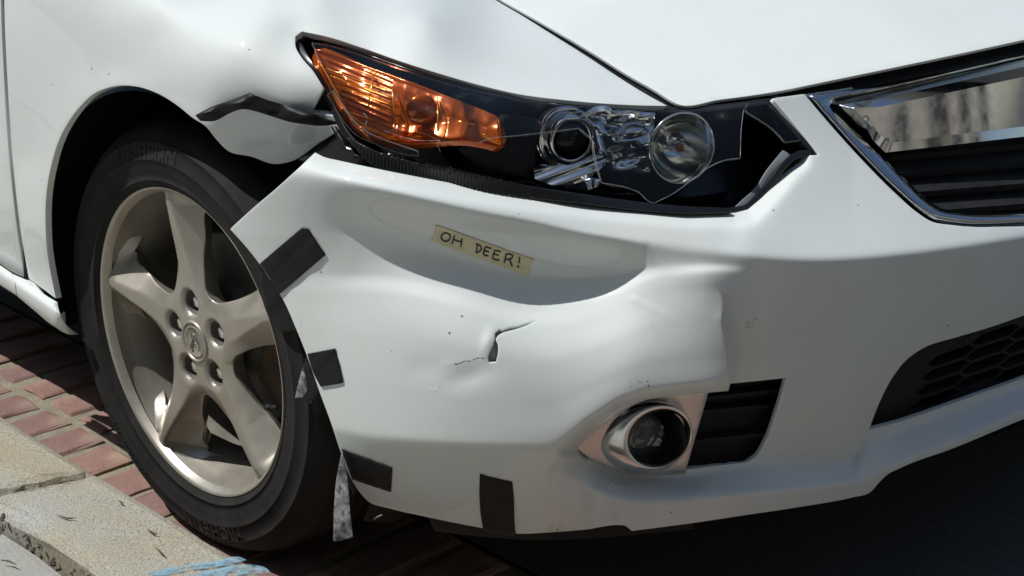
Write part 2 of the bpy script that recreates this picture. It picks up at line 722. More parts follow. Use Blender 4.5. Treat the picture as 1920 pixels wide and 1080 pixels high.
def rough_block(lx, ly, lz, seed, ch=0.006, jit=0.0015, n=1):
    """a worn block: chamfered top, corners knocked about"""
    rg = np.random.default_rng(seed)
    v, f = [], []
    nx, ny = max(1, n), max(1, n)
    ring0 = [(0, 0), (lx, 0), (lx, ly), (0, ly)]
    def ring(inset, z):
        k = len(v)
        pts = []
        c = [(inset, inset), (lx - inset, inset), (lx - inset, ly - inset), (inset, ly - inset)]
        for i in range(4):
            a, b = np.array(c[i]), np.array(c[(i + 1) % 4])
            for q in range(n):
                p = a + (b - a) * q / n
                pts.append((p[0] + rg.normal(0, jit), p[1] + rg.normal(0, jit), z + rg.normal(0, jit * 0.5)))
        v.extend(pts)
        return list(range(k, k + 4 * n))
    r0 = ring(0, 0)
    r1 = ring(0, lz - ch)
    r2 = ring(ch * 0.4, lz - ch * 0.3)
    r3 = ring(ch * 1.3, lz)
    for a, b in ((r0, r1), (r1, r2), (r2, r3)):
        for i in range(4 * n):
            j = (i + 1) % (4 * n)
            f.append((a[i], a[j], b[j], b[i]))
    f.append(tuple(r3))
    return v, f


# bricks laid across the gutter, in courses that share a few meshes
brick_meshes = []
for k in range(6):
    v, f = rough_block(0.186, 0.086, 0.05, 50 + k, 0.007, 0.0016, 3)
    me = bpy.data.meshes.new('brick')
    me.from_pydata(v, [], f)
    me.materials.append(BRICK)
    brick_meshes.append(me)
for c in range(2):
    x0 = KERB_X + 0.006 + c * 0.2
    for r in range(27):
        y0 = -0.42 + r * 0.104 + (0.03 if c % 2 else 0.0) + 0.021
        o = bpy.data.objects.new('brick', brick_meshes[(r * 5 + c * 3) % 6])
        COL.objects.link(o)
        o.location = (x0 + random.uniform(-.003, .003), y0 + random.uniform(-.002, .002), -0.052 + random.uniform(-.002, .002))
        o.rotation_euler = (random.uniform(-.01, .01), random.uniform(-.01, .01), random.uniform(-.012, .012))
        o.parent = gutter

# kerb of granite stones
kerb = tag(mesh_obj('kerb', *box_data((KERB_X - 0.158, -40, -0.2), (KERB_X - 0.012, 40, 0.06)), SOIL, None, False),
           'granite kerb along the parked car', kind='structure')
joints = [-1.6, -0.55, 0.10, 1.072, 2.1, 3.1]
for i in range(len(joints) - 1):
    y0, y1 = joints[i], joints[i + 1]
    v, f = rough_block(0.158, y1 - y0 - 0.012, 0.22, 90 + i, 0.012, 0.0022, 10)
    sk = -0.35   # the joints run a little askew
    w = []
    for (x, y, z) in v:
        yy = y0 + 0.006 + y
        fr = (x / 0.158) - 0.5
        w.append((KERB_X - 0.158 + x, yy - fr * 0.05, z - 0.1))
    mesh_obj('kerb_stone', w, f, GRANITE, kerb, False)

# pavement behind the kerb
side = tag(grid_sheet('sidewalk', -8.5, KERB_X - 0.150, -120, 120, 0.088, SOIL), 'pavement of pale slabs behind the kerb', kind='structure')
xs = [KERB_X - 0.178, -1.62, -2.2, -2.8, -3.4, -4.0]
ys = [-2.6, -2.0, -1.4, -0.8, -0.2, 0.4, 0.985, 1.6, 2.2, 2.8, 3.4]
for i in range(len(xs) - 1):
    for j in range(len(ys) - 1):
        lx, ly = xs[i] - xs[i + 1] - 0.012, ys[j + 1] - ys[j] - 0.012
        v, f = rough_block(lx, ly, 0.06, 200 + i * 20 + j, 0.007, 0.0012, 6)
        mesh_obj('paving_slab', [(xs[i + 1] + 0.006 + x, ys[j] + 0.006 + y, 0.056 + z) for x, y, z in v], f, SLAB, side, False)
tag(grid_sheet('sidewalk', -8.5, -4.02, -120, 120, 0.113, SLAB), 'far pavement running back to the building', kind='structure')
for y0, y1 in ((-120, -2.62), (3.42, 120)):
    tag(grid_sheet('sidewalk', -4.02, KERB_X - 0.16, y0, y1, 0.114, SLAB), 'pavement continuing along the street', kind='structure')

# blue spray marks on the kerb, grit and twigs in the joint
zc = KERB_Z + 0.0025
def on_kerb(px):
    return at_z(px, zc)
for o_ in ([(275, 1075), (330, 1062), (400, 1052), (455, 1046), (462, 1050), (420, 1060), (350, 1070), (300, 1079)],
           [(330, 1084), (400, 1068), (470, 1058), (500, 1066), (508, 1074), (430, 1079), (390, 1086)]):
    panel('paint_mark', o_, on_kerb, CHALK, kerb, 6, (), 0.0003, 0.001)
gr = MB()
for k in range(420):
    y = random.uniform(-0.3, 1.9)
    x = KERB_X - 0.164 + random.gauss(0, 0.006)
    s_ = random.uniform(0.0015, 0.005)
    c_ = np.array([x, y, 0.094 + random.uniform(0, .022)])
    v = [c_ + np.array(q) * s_ * random.uniform(.6, 1.3) for q in ((1, 0, 0), (-1, 0, 0), (0, 1, 0), (0, -1, 0), (0, 0, 1), (0, 0, -1))]
    gr.add(v, [(0, 2, 4), (2, 1, 4), (1, 3, 4), (3, 0, 4), (2, 0, 5), (1, 2, 5), (3, 1, 5), (0, 3, 5)])
tag(gr.build('gravel', SOIL), 'grit packed in the joint behind the kerb', 'gravel', kind='stuff')
for k, (p0, p1, p2) in enumerate([((108, 966), (128, 972), (142, 971)), ((276, 992), (288, 1000), (296, 1001)), ((293, 1027), (302, 1036), (309, 1042)), ((222, 938), (228, 942), (231, 944)), ((2, 1050), (16, 1052), (30, 1058))]):
    q = [at_z([p], KERB_Z + 0.005)[0] for p in (p0, p1, p2)]
    tw = MB().tube(q, [0.0007, 0.0014, 0.0006], 6)
    tag(tw.build('twig', SOIL), ['dark twig on the granite kerb stone beside the dirt joint', 'small dark twig lying on the kerb stone towards the blue paint', 'short crumb of bark on the kerb stone nearest the blue paint', 'tiny dark crumb on the kerb stone close to the brick gutter', 'dark twig on the grey paving slab at the left edge'][k], 'twig', 'twigs on the kerb and pavement')

# what stands around and shows in the chrome: a building up the street, one beside the pavement, trees
def building(name, lo, hi, face, label, nx, nz):
    (x0, y0), (x1, y1), h = lo, hi[:2], hi[2]
    b = empty(name, ((x0 + x1) / 2, (y0 + y1) / 2, 0))
    tag(b, label, 'building')
    mesh_obj('wall', *box_data((x0, y0, 0), (x1, y1, h)), STONE, b, False)
    mesh_obj('cornice', *box_data((x0 - .3, y0 - .3, h), (x1 + .3, y1 + .3, h + .5)), STONE, b, False)
    for i in range(nx):
        for k in range(nz):
            z0 = 1.0 + k * (h - 1.2) / nz
            z1 = z0 + (h - 1.2) / nz * 0.62
            if face == 'y':
                w = (x1 - x0) / nx
                a, c = x0 + w * (i + .27), x0 + w * (i + .73)
                lo_, hi_ = (a, y1 - .1, z0), (c, y1 + .04, z1)
                sl_, sh_ = (a - .1, y1, z0 - .14), (c + .1, y1 + .16, z0 - .002)
            else:
                w = (y1 - y0) / nx
                a, c = y0 + w * (i + .27), y0 + w * (i + .73)
                lo_, hi_ = (x1 - .1, a, z0), (x1 + .04, c, z1)
                sl_, sh_ = (x1, a - .1, z0 - .14), (x1 + .16, c + .1, z0 - .002)
            wo = mesh_obj('window', *box_data(lo_, hi_), WGLASS, b, False)
            mesh_obj('sill', *box_data(sl_, sh_), STONE, wo, False)
    return b


building('stone_building', (-14, -26), (22, -17, 11.0), 'y', 'tan stone building closing the street ahead of the car', 11, 3)
building('brick_building', (-18, -16.5), (-8.5, 26, 8.5), 'x', 'long tan building beside the pavement', 14, 3)


def tree(x, y, h, r, label, seed):
    rg = np.random.default_rng(seed)
    t = empty('street_tree', (x, y, 0))
    tag(t, label, 'tree', 'street trees')
    mb = MB()
    mb.tube([(x, y, 0), (x + .05, y, h * .3), (x, y + .06, h * .62), (x + .05, y, h * .9)], [.17, .13, .09, .03], 8)
    for k in range(7):
        a = k * 2.4
        mb.tube([(x, y, h * (.35 + .05 * k)), (x + .5 * r * math.cos(a), y + .5 * r * math.sin(a), h * (.5 + .05 * k)), (x + .85 * r * math.cos(a), y + .85 * r * math.sin(a), h * (.56 + .05 * k))], [.06, .04, .012], 6)
    mb.build('trunk', BARK, t, True)
    v, f = [], []
    cl = [(rg.normal(0, .42, 3) * np.array([r, r, r * .7]) + np.array([x, y, h * .72])) for _ in range(34)]
    for c in cl:
        for _ in range(70):
            p = c + rg.normal(0, .22 * r, 3)
            u, w = rg.normal(0, 1, 3), rg.normal(0, 1, 3)
            u /= np.linalg.norm(u)
            w = np.cross(u, w)
            w /= np.linalg.norm(w)
            k = len(v)
            v += [p - u * .13, p + w * .06, p + u * .13, p - w * .06]
            f.append((k, k + 1, k + 2, k + 3))
    mesh_obj('crown', v, f, LEAF, t, False)


tree(-4.4, -6.2, 6.4, 2.4, 'leafy tree standing by the kerb just ahead of the car', 1)
tree(-2.9, -12.0, 6.4, 2.3, 'leafy tree farther up the pavement', 2)
tree(9.5, -11.0, 7.6, 3.2, 'tall leafy tree across the road', 3)

# ================================================================== the car
car = tag(empty('car', (0.0, 1.0, 0.0)), 'white saloon car with smashed headlight and torn, taped front bumper', 'car')

# ---- surface fields: setback (m) from the reference plan outline, over the photographed side
C1 = np.array([(380, 315), (590, 330), (650, 340), (730, 358), (850, 386), (900, 397), (1000, 416), (1080, 435), (1150, 447), (1220, 457), (1300, 467), (1400, 479), (1500, 486), (1600, 484), (1750, 470), (1920, 445), (2300, 385)], float)
c1f = nspline(C1[:, 0], C1[:, 1])
# the pushed-about skin between crease and chin: setback on seven lines running along the bumper
RX = [430, 500, 600, 700, 800, 900, 1000, 1080, 1160, 1225, 1300, 1360, 1460]
ROWS = [nspline(RX, r) for r in (
    [-.030, -.034, -.035, -.033, -.020, -.005, .007, .012, .013, .011, .008, .004, .002],      # crease
    [-.023, -.024, -.020, -.007, .009, .022, .034, .037, .028, .010, .004, .002, .001],         # deepest line of the dent
    [-.020, -.019, -.016, -.011, -.006, -.002, .006, .010, .009, .001, -.006, -.006, -.001],    # where the bulge comes back into the sun
    [-.020, -.020, -.019, -.020, -.022, -.022, -.015, -.009, -.006, -.009, -.014, -.013, -.003],
    [-.021, -.022, -.024, -.032, -.041, -.045, -.041, -.034, -.027, -.025, -.026, -.023, -.006],
    [-.021, -.023, -.027, -.037, -.048, -.055, -.055, -.050, -.044, -.040, -.038, -.033, -.008],
    [-.020, -.023, -.028, -.038, -.050, -.058, -.061, -.058, -.052, -.047, -.045, -.040, -.008])]  # lower crease, brow
DLINE = nspline([430, 600, 700, 780, 870, 940, 1000, 1060, 1110, 1160, 1200, 1250, 1460], [512, 513, 513, 523, 546, 568, 578, 576, 568, 552, 534, 520, 512])
BLINE = nspline([430, 560, 640, 700, 850, 960, 1040, 1100, 1160, 1210, 1260, 1330, 1460], [780, 795, 808, 820, 832, 838, 830, 792, 758, 742, 736, 731, 725])


def pchip(ys, vs, y):
    """monotone cubic through per-point node lists (k, n) evaluated at y (n)"""
    h = np.diff(ys, axis=0)
    d = np.diff(vs, axis=0) / h
    m = np.zeros_like(vs)
    m[0], m[-1] = d[0], 0
    for i in range(1, len(vs) - 1):
        w1, w2 = 2 * h[i] + h[i - 1], h[i] + 2 * h[i - 1]
        ok = d[i - 1] * d[i] > 0
        m[i] = np.where(ok, (w1 + w2) / (w1 / np.where(ok, d[i - 1], 1) + w2 / np.where(ok, d[i], 1)), 0)
    out = np.where(y < ys[0], vs[0] + 0 * y, vs[-1])
    for i in range(len(vs) - 1):
        t = (y - ys[i]) / h[i]
        k = (t >= 0) & (t <= 1)
        t = np.clip(t, 0, 1)
        v = (2 * t ** 3 - 3 * t ** 2 + 1) * vs[i] + (t ** 3 - 2 * t ** 2 + t) * h[i] * m[i] + (-2 * t ** 3 + 3 * t ** 2) * vs[i + 1] + (t ** 3 - t ** 2) * h[i] * m[i + 1]
        out = np.where(k, v, out)
    return out


def sstep(t):
    t = np.clip(t, 0, 1)
    return t * t * (3 - 2 * t)


def s_rows(px):
    x, y = np.clip(px[:, 0], 430, 1460), px[:, 1]
    c, d, b = c1f(x), DLINE(x), BLINE(x)
    ys = np.stack([c, c + .60 * (d - c), d, d + 36, d + 36 + .30 * (b - d - 36), d + 36 + .66 * (b - d - 36), b])
    return pchip(ys, np.stack([r(x) for r in ROWS]), y)


BC = []
BC += [  # bumper: x, y, setback
    (432, 430, -.024), (490, 505, -.018), (530, 560, -.018), (575, 665, -.020), (610, 760, -.021), (640, 850, -.014), (665, 905, -.012), (690, 940, -.010),
    (520, 360, -.031), (590, 290, -.033),
    (600, 600, -.027), (700, 600, -.03), (900, 450, .0), (900, 700, -.05), (1100, 450, .02), (1100, 700, -.04), (1300, 480, .008), (1300, 600, -.014), (1300, 700, -.026),
    (800, 900, -.054), (800, 968, -.054), (900, 988, -.058), (1000, 910, -.04), (1000, 998, -.034), (1100, 992, .018), (1050, 935, -.016), (1100, 925, .012),
    # shelf
    (700, 315, -.031), (850, 345, -.010), (1000, 366, .006), (1200, 388, .010), (1300, 396, .014), (1380, 397, .006),
    # under the fog lamp (the ledge is added below)
    (1110, 862, .012), (1140, 877, .016), (1180, 889, .018), (1280, 891, .020), (1390, 873, .021), (1440, 866, .022), (1540, 868, .021), (1605, 862, .018),
    (1120, 922, .014), (1200, 940, .018), (1300, 935, .020), (1400, 925, .023), (1500, 915, .024), (1600, 905, .024), (1640, 895, .023),
    (1185, 993, .020), (1300, 979, .024), (1400, 964, .026), (1500, 949, .028), (1600, 931, .028), (1648, 904, .026),
    # front face
    (1420, 500, .0), (1420, 560, .0), (1420, 640, .002), (1440, 700, .004), (1500, 560, .001), (1600, 520, 0), (1600, 600, .001), (1550, 700, .003), (1620, 700, .002), (1500, 790, .012), (1560, 800, .010), (1615, 790, .009),
    (1700, 560, .001), (1800, 500, 0), (1920, 460, 0), (1920, 570, .001), (2260, 390, 0), (2260, 480, 0), (1700, 660, .004), (1800, 622, .004),
    (1628, 815, .018), (1700, 800, .022), (1785, 768, .022), (1920, 720, .022), (2260, 605, .022),
    (1655, 888, .024), (1700, 862, .024), (1785, 829, .024), (1920, 772, .024), (2260, 640, .024),
    # shelf above the crease (its slope is added below)
    (1400, 440, 0), (1500, 420, 0), (1560, 330, 0), (1500, 200, 0), (1650, 380, 0), (1700, 440, 0), (1920, 430, 0), (2260, 360, 0), (1900, 200, 0), (2260, 100, 0)]
TB = TPS(BC, 1.2e-4)
LAMP_EDGE = np.array([(560, 280), (591, 286), (640, 302), (700, 315), (780, 331), (850, 344), (900, 352), (1000, 366), (1100, 378), (1200, 388), (1290, 396), (1378, 397), (1402, 392), (1425, 370), (1450, 341), (1474, 311), (1490, 297)], float)
TEAR = [(1354, 548), (1355, 575), (1352, 600), (1358, 640), (1364, 690), (1366, 733)]
IL = np.array([(1030, 846), (1060, 852), (1085, 850), (1110, 864), (1140, 879), (1180, 890), (1280, 892), (1390, 874), (1440, 868), (1540, 870), (1605, 863), (1628, 818), (1700, 801), (1785, 769), (1920, 721), (2300, 590)], float)
OL = np.array([(1030, 848), (1050, 872), (1075, 897), (1120, 922), (1160, 934), (1200, 939), (1300, 934), (1400, 925), (1500, 915), (1600, 904), (1640, 894), (1665, 880), (1700, 862), (1785, 828), (1920, 771), (2300, 622)], float)
il = lambda x: np.interp(x, IL[:, 0], IL[:, 1])
olf = nspline(OL[:, 0], OL[:, 1])
_tx = nspline([p[1] for p in TEAR] + [800], [p[0] for p in TEAR] + [1367])


def gauss(px, cx, cy, rx, ry, a, rot=0.0):
    c, s_ = math.cos(rot), math.sin(rot)
    u = (px[:, 0] - cx) * c + (px[:, 1] - cy) * s_
    v = -(px[:, 0] - cx) * s_ + (px[:, 1] - cy) * c
    return a * np.exp(-(u / rx) ** 2 - (v / ry) ** 2)


def s_bump(px, side=None):
    px = np.atleast_2d(np.asarray(px, float))
    x, y = px[:, 0], px[:, 1]
    d = c1f(np.clip(x, 380, 2300)) - y
    k = np.interp(x, [400, 700, 1000, 1400, 1600, 2300], [.00030, .00042, .00046, .00052, .00057, .00055])
    w = np.interp(x, [500, 900, 1100, 1250, 1600, 2300], [7, 5, 3, 3, 3.5, 5])
    if side is None:
        side = np.where(x < _tx(np.clip(y, 548, 800)), -1, 1)
    stiff = np.where(side < 0, np.clip((y - 548) / 50, 0, 1), 0) * (y < 800)
    wr = (1 - sstep((x - 1315) / 110) * (1 - stiff)) * (1 - sstep((y - BLINE(np.clip(x, 430, 1460)) - 12) / 50) * sstep((x - 990) / 110))
    s = wr * s_rows(px) + (1 - wr) * TB(px) + k * softplus(d, w)
    # flange rolled up to the lamp
    s += .00085 * softplus(27 - pdist(px, LAMP_EDGE, False), 4) * np.clip((c1f(np.clip(x, 380, 2300)) + 20 - y) / 30, 0, 1)
    # chin fold, and the ledge under the fog lamp and lower grille
    cx2 = np.interp(x, [560, 640, 700, 850, 1040, 1200], [795, 808, 820, 832, 841, 846])
    s += np.interp(x, [600, 700, 1000, 1060, 1110], [.00016, .00034, .00034, .00024, 0]) * softplus(y - cx2, 3)
    bl = np.interp(x, [1030, 1060, 1100, 1160, 1210, 1260, 1330, 1370], [846, 826, 792, 752, 735, 728, 721, 718])
    s += .0010 * np.minimum(softplus(y - bl, 2.5), 26) * np.clip((bl + 70 - y) / 30, 0, 1) * np.clip((x - 1030) / 30, 0, 1) * np.where(x < 1372, 1, 0) * (y < il(x) + 4) * np.clip((il(x) + 4 - y) / 12, 0, 1)
    i_, o_ = il(x), np.maximum(olf(np.clip(x, 1030, 2300)), il(x) + 6)
    A = np.interp(x, [1035, 1100, 1160, 1640, 2300], [0, .026, .036, .036, .036])
    s -= A * (softplus(y - i_, 2.5) - softplus(y - o_, 2.5)) / (o_ - i_)
    # small knocks round the rip
    s += gauss(px, 915, 640, 10, 22, -.0022, .3) + gauss(px, 880, 705, 45, 20, .0022, -.3) + gauss(px, 800, 690, 40, 25, .0012)
    for ln, a_, w_ in (([(1188, 560), (1230, 583), (1272, 606)], -.0007, 6.0), ([(1188, 562), (1216, 598), (1236, 648)], -.0006, 6.0), ([(1215, 462), (1235, 505), (1262, 548)], .0006, 7.0), ([(838, 682), (880, 677), (912, 668)], -.0003, 5.0)):
        la = np.array(ln, float)
        tp_ = np.clip(np.hypot(*(px - la[-1]).T) / 60, 0, 1)
        s += a_ * tp_ * np.exp(-(pdist(px, la, False) / w_) ** 2)
    # the tear: the outer flap stands proud, the inner part has sprung back
    h = np.clip((y - 548) / 185, 0, 1) ** 0.55
    dx = x - _tx(np.clip(y, 548, 800))
    if side is None:
        side = np.where(dx < 0, -1, 1)
    s += np.where(side < 0, 0 * h, .036 * h * np.exp(-(np.maximum(dx, 0) / 45) ** 2)) * np.clip((800 - y) / 66, 0, 1)
    return s


def P_bump(off=0.0):
    return lambda px: at_s(px, s_bump(px) + off)


# hood: height over plan position
HA, HB = 0.291, 0.337
def hood_h(P):
    u, v = P[:, 0] + .5, P[:, 1] - .375
    vv = np.where(v > .2, .2 + (v - .2) * .75, v)
    return .70 + HA * u - .05 * u ** 2 + HB * vv - .05 * v ** 2 - .12 * softplus(u - .36 + .0 * v, .05)
def P_hood(off=0.0):
    return lambda px: solve(px, lambda P: P[:, 2] + off - hood_h(P), 1.0, 6.0, 220)


# fender field: setback at traced points, some of them given by height instead
def s_of_z(px, z):
    return float(inward(at_z([px], z))[0])


FZ = [(556, 62, .792), (700, 96, .773), (830, 140, .752), (980, 178, .727), (1140, 195, .711),
      (800, 40, .800), (700, 0, .816), (600, 0, .824), (500, 0, .825), (600, -100, .856), (400, -100, .860)]
_gap = [(1255, 196), (1160, 140), (1040, 66), (930, 0), (800, -90)]
FC = [(x, y, float(v) + .002) for (x, y), v in zip(_gap, inward(P_hood()(np.array(_gap, float))))] + [(x, y, s_of_z((x, y), z)) for x, y, z in FZ] + [
      (215, 160, -.012), (85, 450, -.008), (120, 250, -.012), (290, 172, -.011), (375, 240, -.008), (105, 555, 0), (150, 205, -.012), (90, 330, -.010), (335, 200, -.010),
      (8, 0, .008), (25, 330, .004), (50, 520, .004), (8, -100, .022), (200, 0, .011), (200, -90, .045), (300, 0, .026),
      (215, 130, -.006), (60, 300, .0), (300, 70, .005), (440, 110, .012), (565, 140, .040),
      (600, 165, .044), (583, 212, .042), (500, 195, .019), (430, 200, .004), (640, 232, .052), (550, 232, .034), (470, 215, .014), (400, 235, -.004),
      (515, 307, .050), (430, 285, .016), (600, 265, .056), (470, 292, .034), (410, 258, .004), (470, 250, .022), (540, 270, .044)]
TF = TPS(FC, [1e-5] * len(_gap) + [1e-4] * 6 + [4e-3] * (len(FC) - len(_gap) - 6))


FLARE = nspline([-60, 60, 150, 240, 330, 400, 460, 520, 570, 620, 1300], [120, 40, -5, -25, -4, 36, 84, 136, 182, 232, 900])


def s_fender(px):
    px = np.atleast_2d(np.asarray(px, float))
    d = (FLARE(px[:, 0]) - px[:, 1]) * .75
    return TF(px) + .00003 * np.minimum(softplus(d, 14), 90) * np.clip((560 - px[:, 0]) / 160, 0, 1) * np.clip((px[:, 0] - 120) / 160, 0, 1)


def P_fender(off=0.0):
    return lambda px: at_s(px, s_fender(px) + off)


# headlight lens field
_lt = [(556, 66, .788), (700, 99, .772), (830, 143, .753), (980, 181, .727), (1140, 198, .711), (1250, 203, .700)]
LC = [(x, y, float(TF([(x, y)])[0]) + .004) for x, y in ((556, 66), (620, 74), (700, 99), (765, 122), (830, 143), (905, 164), (980, 181), (1060, 191), (1140, 198), (1250, 203))] + [(1350, 200, .178), (1445, 190, .166),
      (612, 180, .052), (650, 250, .032), (700, 292, .024), (830, 333, .032), (1000, 360, .046), (1200, 386, .056), (1380, 395, .062), (1440, 350, .084), (1490, 296, .100), (1535, 290, .106), (1490, 237, .134),
      (600, 116, .062), (680, 143, .064), (760, 171, .060), (840, 199, .055), (920, 229, .054),
      (640, 190, .050), (760, 230, .040), (900, 285, .036), (1070, 270, .086), (1270, 290, .104), (1400, 290, .104)]
TL = TPS(LC, 1e-5)


def P_lens(off=0.0):
    return lambda px: at_s(px, TL(px) + off)


# ---- panels
hood = panel('hood', [(1270, 194), (1350, 186), (1450, 172), (1560, 150), (1700, 121), (1800, 100), (1920, 74), (2080, 40), (2260, 6), (2260, -230), (1700, -250), (1150, -230), (850, -62), (940, -1), (988, 26), (1054, 64), (1116, 101), (1178, 140), (1232, 171), (1262, 190)],
             P_hood(), PAINT, car, 12, (), .0008, .004, 8)
fender_out = [(8, -120), (8, 0), (14, 150), (24, 300), (37, 420), (54, 522), (80, 541), (104, 559),
              (96, 520), (88, 470), (85, 420), (87, 360), (97, 305), (115, 252), (145, 205), (178, 174), (214, 161), (252, 161), (292, 173), (332, 197), (362, 221), (385, 236),
              (405, 260), (430, 284), (470, 293), (515, 307), (545, 302), (600, 266), (648, 236), (632, 222), (583, 213), (606, 166), (585, 132), (566, 110), (553, 86), (553, 68), (566, 58), (610, 67), (680, 89), (760, 117), (830, 139), (900, 159),
              (980, 177), (1060, 187), (1140, 194), (1200, 197), (1250, 198), (1210, 176), (1160, 145), (1101, 106), (1042, 69), (978, 29), (929, 0), (843, -60), (760, -120)]
fender = panel('fender', fender_out, P_fender(), PAINT, car, 8, (), .0008, .010, 6)


def P_door(px):
    px = np.atleast_2d(px)
    s = np.interp(px[:, 1], [-130, 0, 300, 390, 430, 480, 520], [.030, .012, .004, .003, .006, .012, .016])
    return at_s(px, s)
door = panel('door', [(-90, -120), (1, -120), (1, 0), (7, 150), (17, 300), (30, 420), (45, 520), (20, 508), (0, 494), (-90, 440)], P_door, PAINT, car, 9, (), .0015, .012)


def P_sill(px):
    px = np.atleast_2d(px)
    top = np.interp(px[:, 0], [-90, 0, 30, 107, 148], [436, 497, 517, 570, 600])
    d = np.clip((px[:, 1] - top) / 46.0, 0, 1.3)
    s = .000 - .012 * np.sin(np.clip(d * 4.0, 0, math.pi / 2)) + .016 * np.clip(d - .55, 0, 1) ** 1.4 + .05 * np.clip((px[:, 0] - 98) / 50, 0, 1) ** 2
    return at_s(px, s)
panel('side_sill', [(-90, 436), (0, 498), (22, 513), (26, 528), (30, 553), (0, 534), (-90, 474)], P_sill, PAINT, car, 6, (), .0015, .010)
panel('side_sill', [(25, 514), (60, 533), (84, 553), (107, 567), (112, 590), (125, 612), (148, 627), (128, 626), (100, 611), (62, 580), (33, 556), (29, 530)], P_sill, PAINT, car, 5, (), .0012, .012)

# bumper with its holes, its tear and its rip
FOG_HOLE = [(1085, 838), (1130, 797), (1170, 767), (1210, 750), (1260, 742), (1330, 736), (1366, 733), (1369, 719), (1475, 708), (1457, 770), (1434, 832), (1418, 857), (1400, 867), (1380, 870), (1340, 875), (1288, 881), (1281, 889), (1230, 889), (1180, 887), (1140, 875), (1108, 858)]
LOW_GRILLE = [(1628, 808), (1650, 752), (1675, 705), (1700, 674), (1730, 653), (1800, 630), (1860, 612), (1920, 591), (2080, 534), (2200, 492), (2200, 606), (2080, 650), (1920, 710), (1785, 758), (1693, 790)]
RIP = [(927, 624), (936, 616), (942, 618), (956, 613), (973, 610), (991, 604), (1006, 601), (985, 612), (964, 619), (943, 625), (934, 631), (931, 636), (935, 646), (935, 661), (931, 680), (915, 681), (913, 672), (917, 661), (923, 648), (927, 634)]
BUMPER_OUT = [(591, 286), (604, 293), (640, 302), (700, 315), (780, 331), (850, 344), (900, 352), (930, 357), (938, 361), (948, 359), (1000, 366), (1100, 378), (1200, 388), (1290, 396), (1378, 397), (1402, 392), (1425, 370), (1450, 341), (1474, 311), (1490, 297), (1537, 291),
              (1492, 235), (1450, 185), (1508, 177), (1560, 238), (1620, 304), (1680, 364), (1720, 399), (1745, 415), (1790, 423), (1920, 424), (2080, 418), (2260, 408),
              (2260, 652), (2080, 722), (1920, 785), (1785, 841), (1693, 875), (1662, 891), (1648, 905), (1630, 924), (1600, 932), (1500, 950), (1400, 965), (1300, 980), (1240, 988), (1185, 995), (1172, 985), (1160, 984), (1100, 992), (1030, 998), (965, 1000), (905, 990), (800, 969), (730, 953), (692, 941), (677, 926), (660, 900),
              (640, 850), (620, 790), (600, 736), (577, 670), (555, 615), (530, 560), (505, 522), (487, 495), (460, 461), (432, 430), (475, 391), (520, 353)]
P2, F2, _l = flatmesh(BUMPER_OUT, 5.2, [FOG_HOLE, LOW_GRILLE, RIP], [TEAR[:-1] + [(1366, 733)]], 6)
# split along the tear
tl = resample(TEAR, 6, False)
onl = {}
for i, q in enumerate(P2):
    d_ = np.hypot(*(tl - q).T)
    if d_.min() < 0.6:
        onl[i] = int(d_.argmin())
top_i = min(onl, key=lambda i: P2[i][1])
sidev = np.where(P2[:, 0] < _tx(np.clip(P2[:, 1], 548, 800)), -1, 1)
P2 = list(P2)
sidev = list(sidev)
dup = {}
for i in onl:
    if i != top_i:
        sidev[i] = -1
        dup[i] = len(P2)
        P2.append(P2[i].copy())
        sidev.append(1)
F3 = []
for f in F2:
    c = np.mean([P2[i] for i in f], 0)
    right = c[0] > _tx(min(max(c[1], 548), 800))
    F3.append(tuple(dup[i] if (i in dup and right) else i for i in f))
P2 = np.array(P2)
PB = at_s(P2, s_bump(P2, np.array(sidev)))
V_, F_, _n = finish(PB, F3, CAM_POS, .0009, .007)
bumper = mesh_obj('front_bumper', V_, F_, PAINT, car)
panel('bumper_backing', [(895, 590), (1020, 585), (1020, 640), (960, 700), (895, 700)], P_bump(.009), GREYP, bumper, 12, (), .001, .002)
# black chin strip under the bumper
chin = [(800, 962), (905, 986), (1000, 996), (1185, 984), (1300, 974), (1300, 992), (1185, 1003), (1000, 1012), (905, 1006), (815, 996)]
panel('chin_strip', chin, P_bump(.03), BLACKM, bumper, 10, (), .001, .03)

# ---- front fender liner, then black boxes and sheets that keep the inside dark
mb = MB()
cy, cz = 0.95, 0.318
n = 40
vv = []
ff = []
for i in range(n + 1):
    t = math.radians(-30 + 222 * i / n)
    xo = -.905 + .075 * min(1, max(0, (math.cos(t) - .25) / .35))
    for j, (x, r) in enumerate(((xo, .372), (xo + .035, .392), (-.6, .395), (-.52, .36))):
        vv.append((x, cy - r * math.cos(t), cz + r * math.sin(t)))
for i in range(n):
    for j in range(3):
        a = i * 4 + j
        ff.append((a, a + 1, a + 5, a + 4))
mb.add(vv, ff)
mesh_obj('wheel_arch_liner', mb.v, mb.f, BLACKM, car)
mb = MB()
mb.box((-.60, .50, .19), (.9, 2.6, .64))
mb.box((-.84, 1.42, .22), (-.60, 2.6, .60))
mb.box((-.52, .33, .19), (.6, .50, .58))
mb.build('underbody_light_block', VOID, car)  # unseen boxes added to stop light leaking through the open body
panel('grille_shade_sheet', [(1380, 150), (2260, -20), (2260, 640), (1700, 860), (1400, 880), (1250, 860), (1250, 700), (1440, 690), (1560, 500)], P_bump(.085), VOID, car, 30, (), .001, .01)  # black sheet in place of the shade behind the grille
panel('bumper_shade_sheet', [(440, 330), (640, 250), (700, 300), (1250, 400), (1250, 880), (1000, 960), (760, 900), (640, 700), (560, 500)], lambda px: at_s(px, np.maximum(s_bump(px), 0) + .10), VOID, car, 30, (), .001, .01)  # black sheet standing for the darkness behind the bumper skin
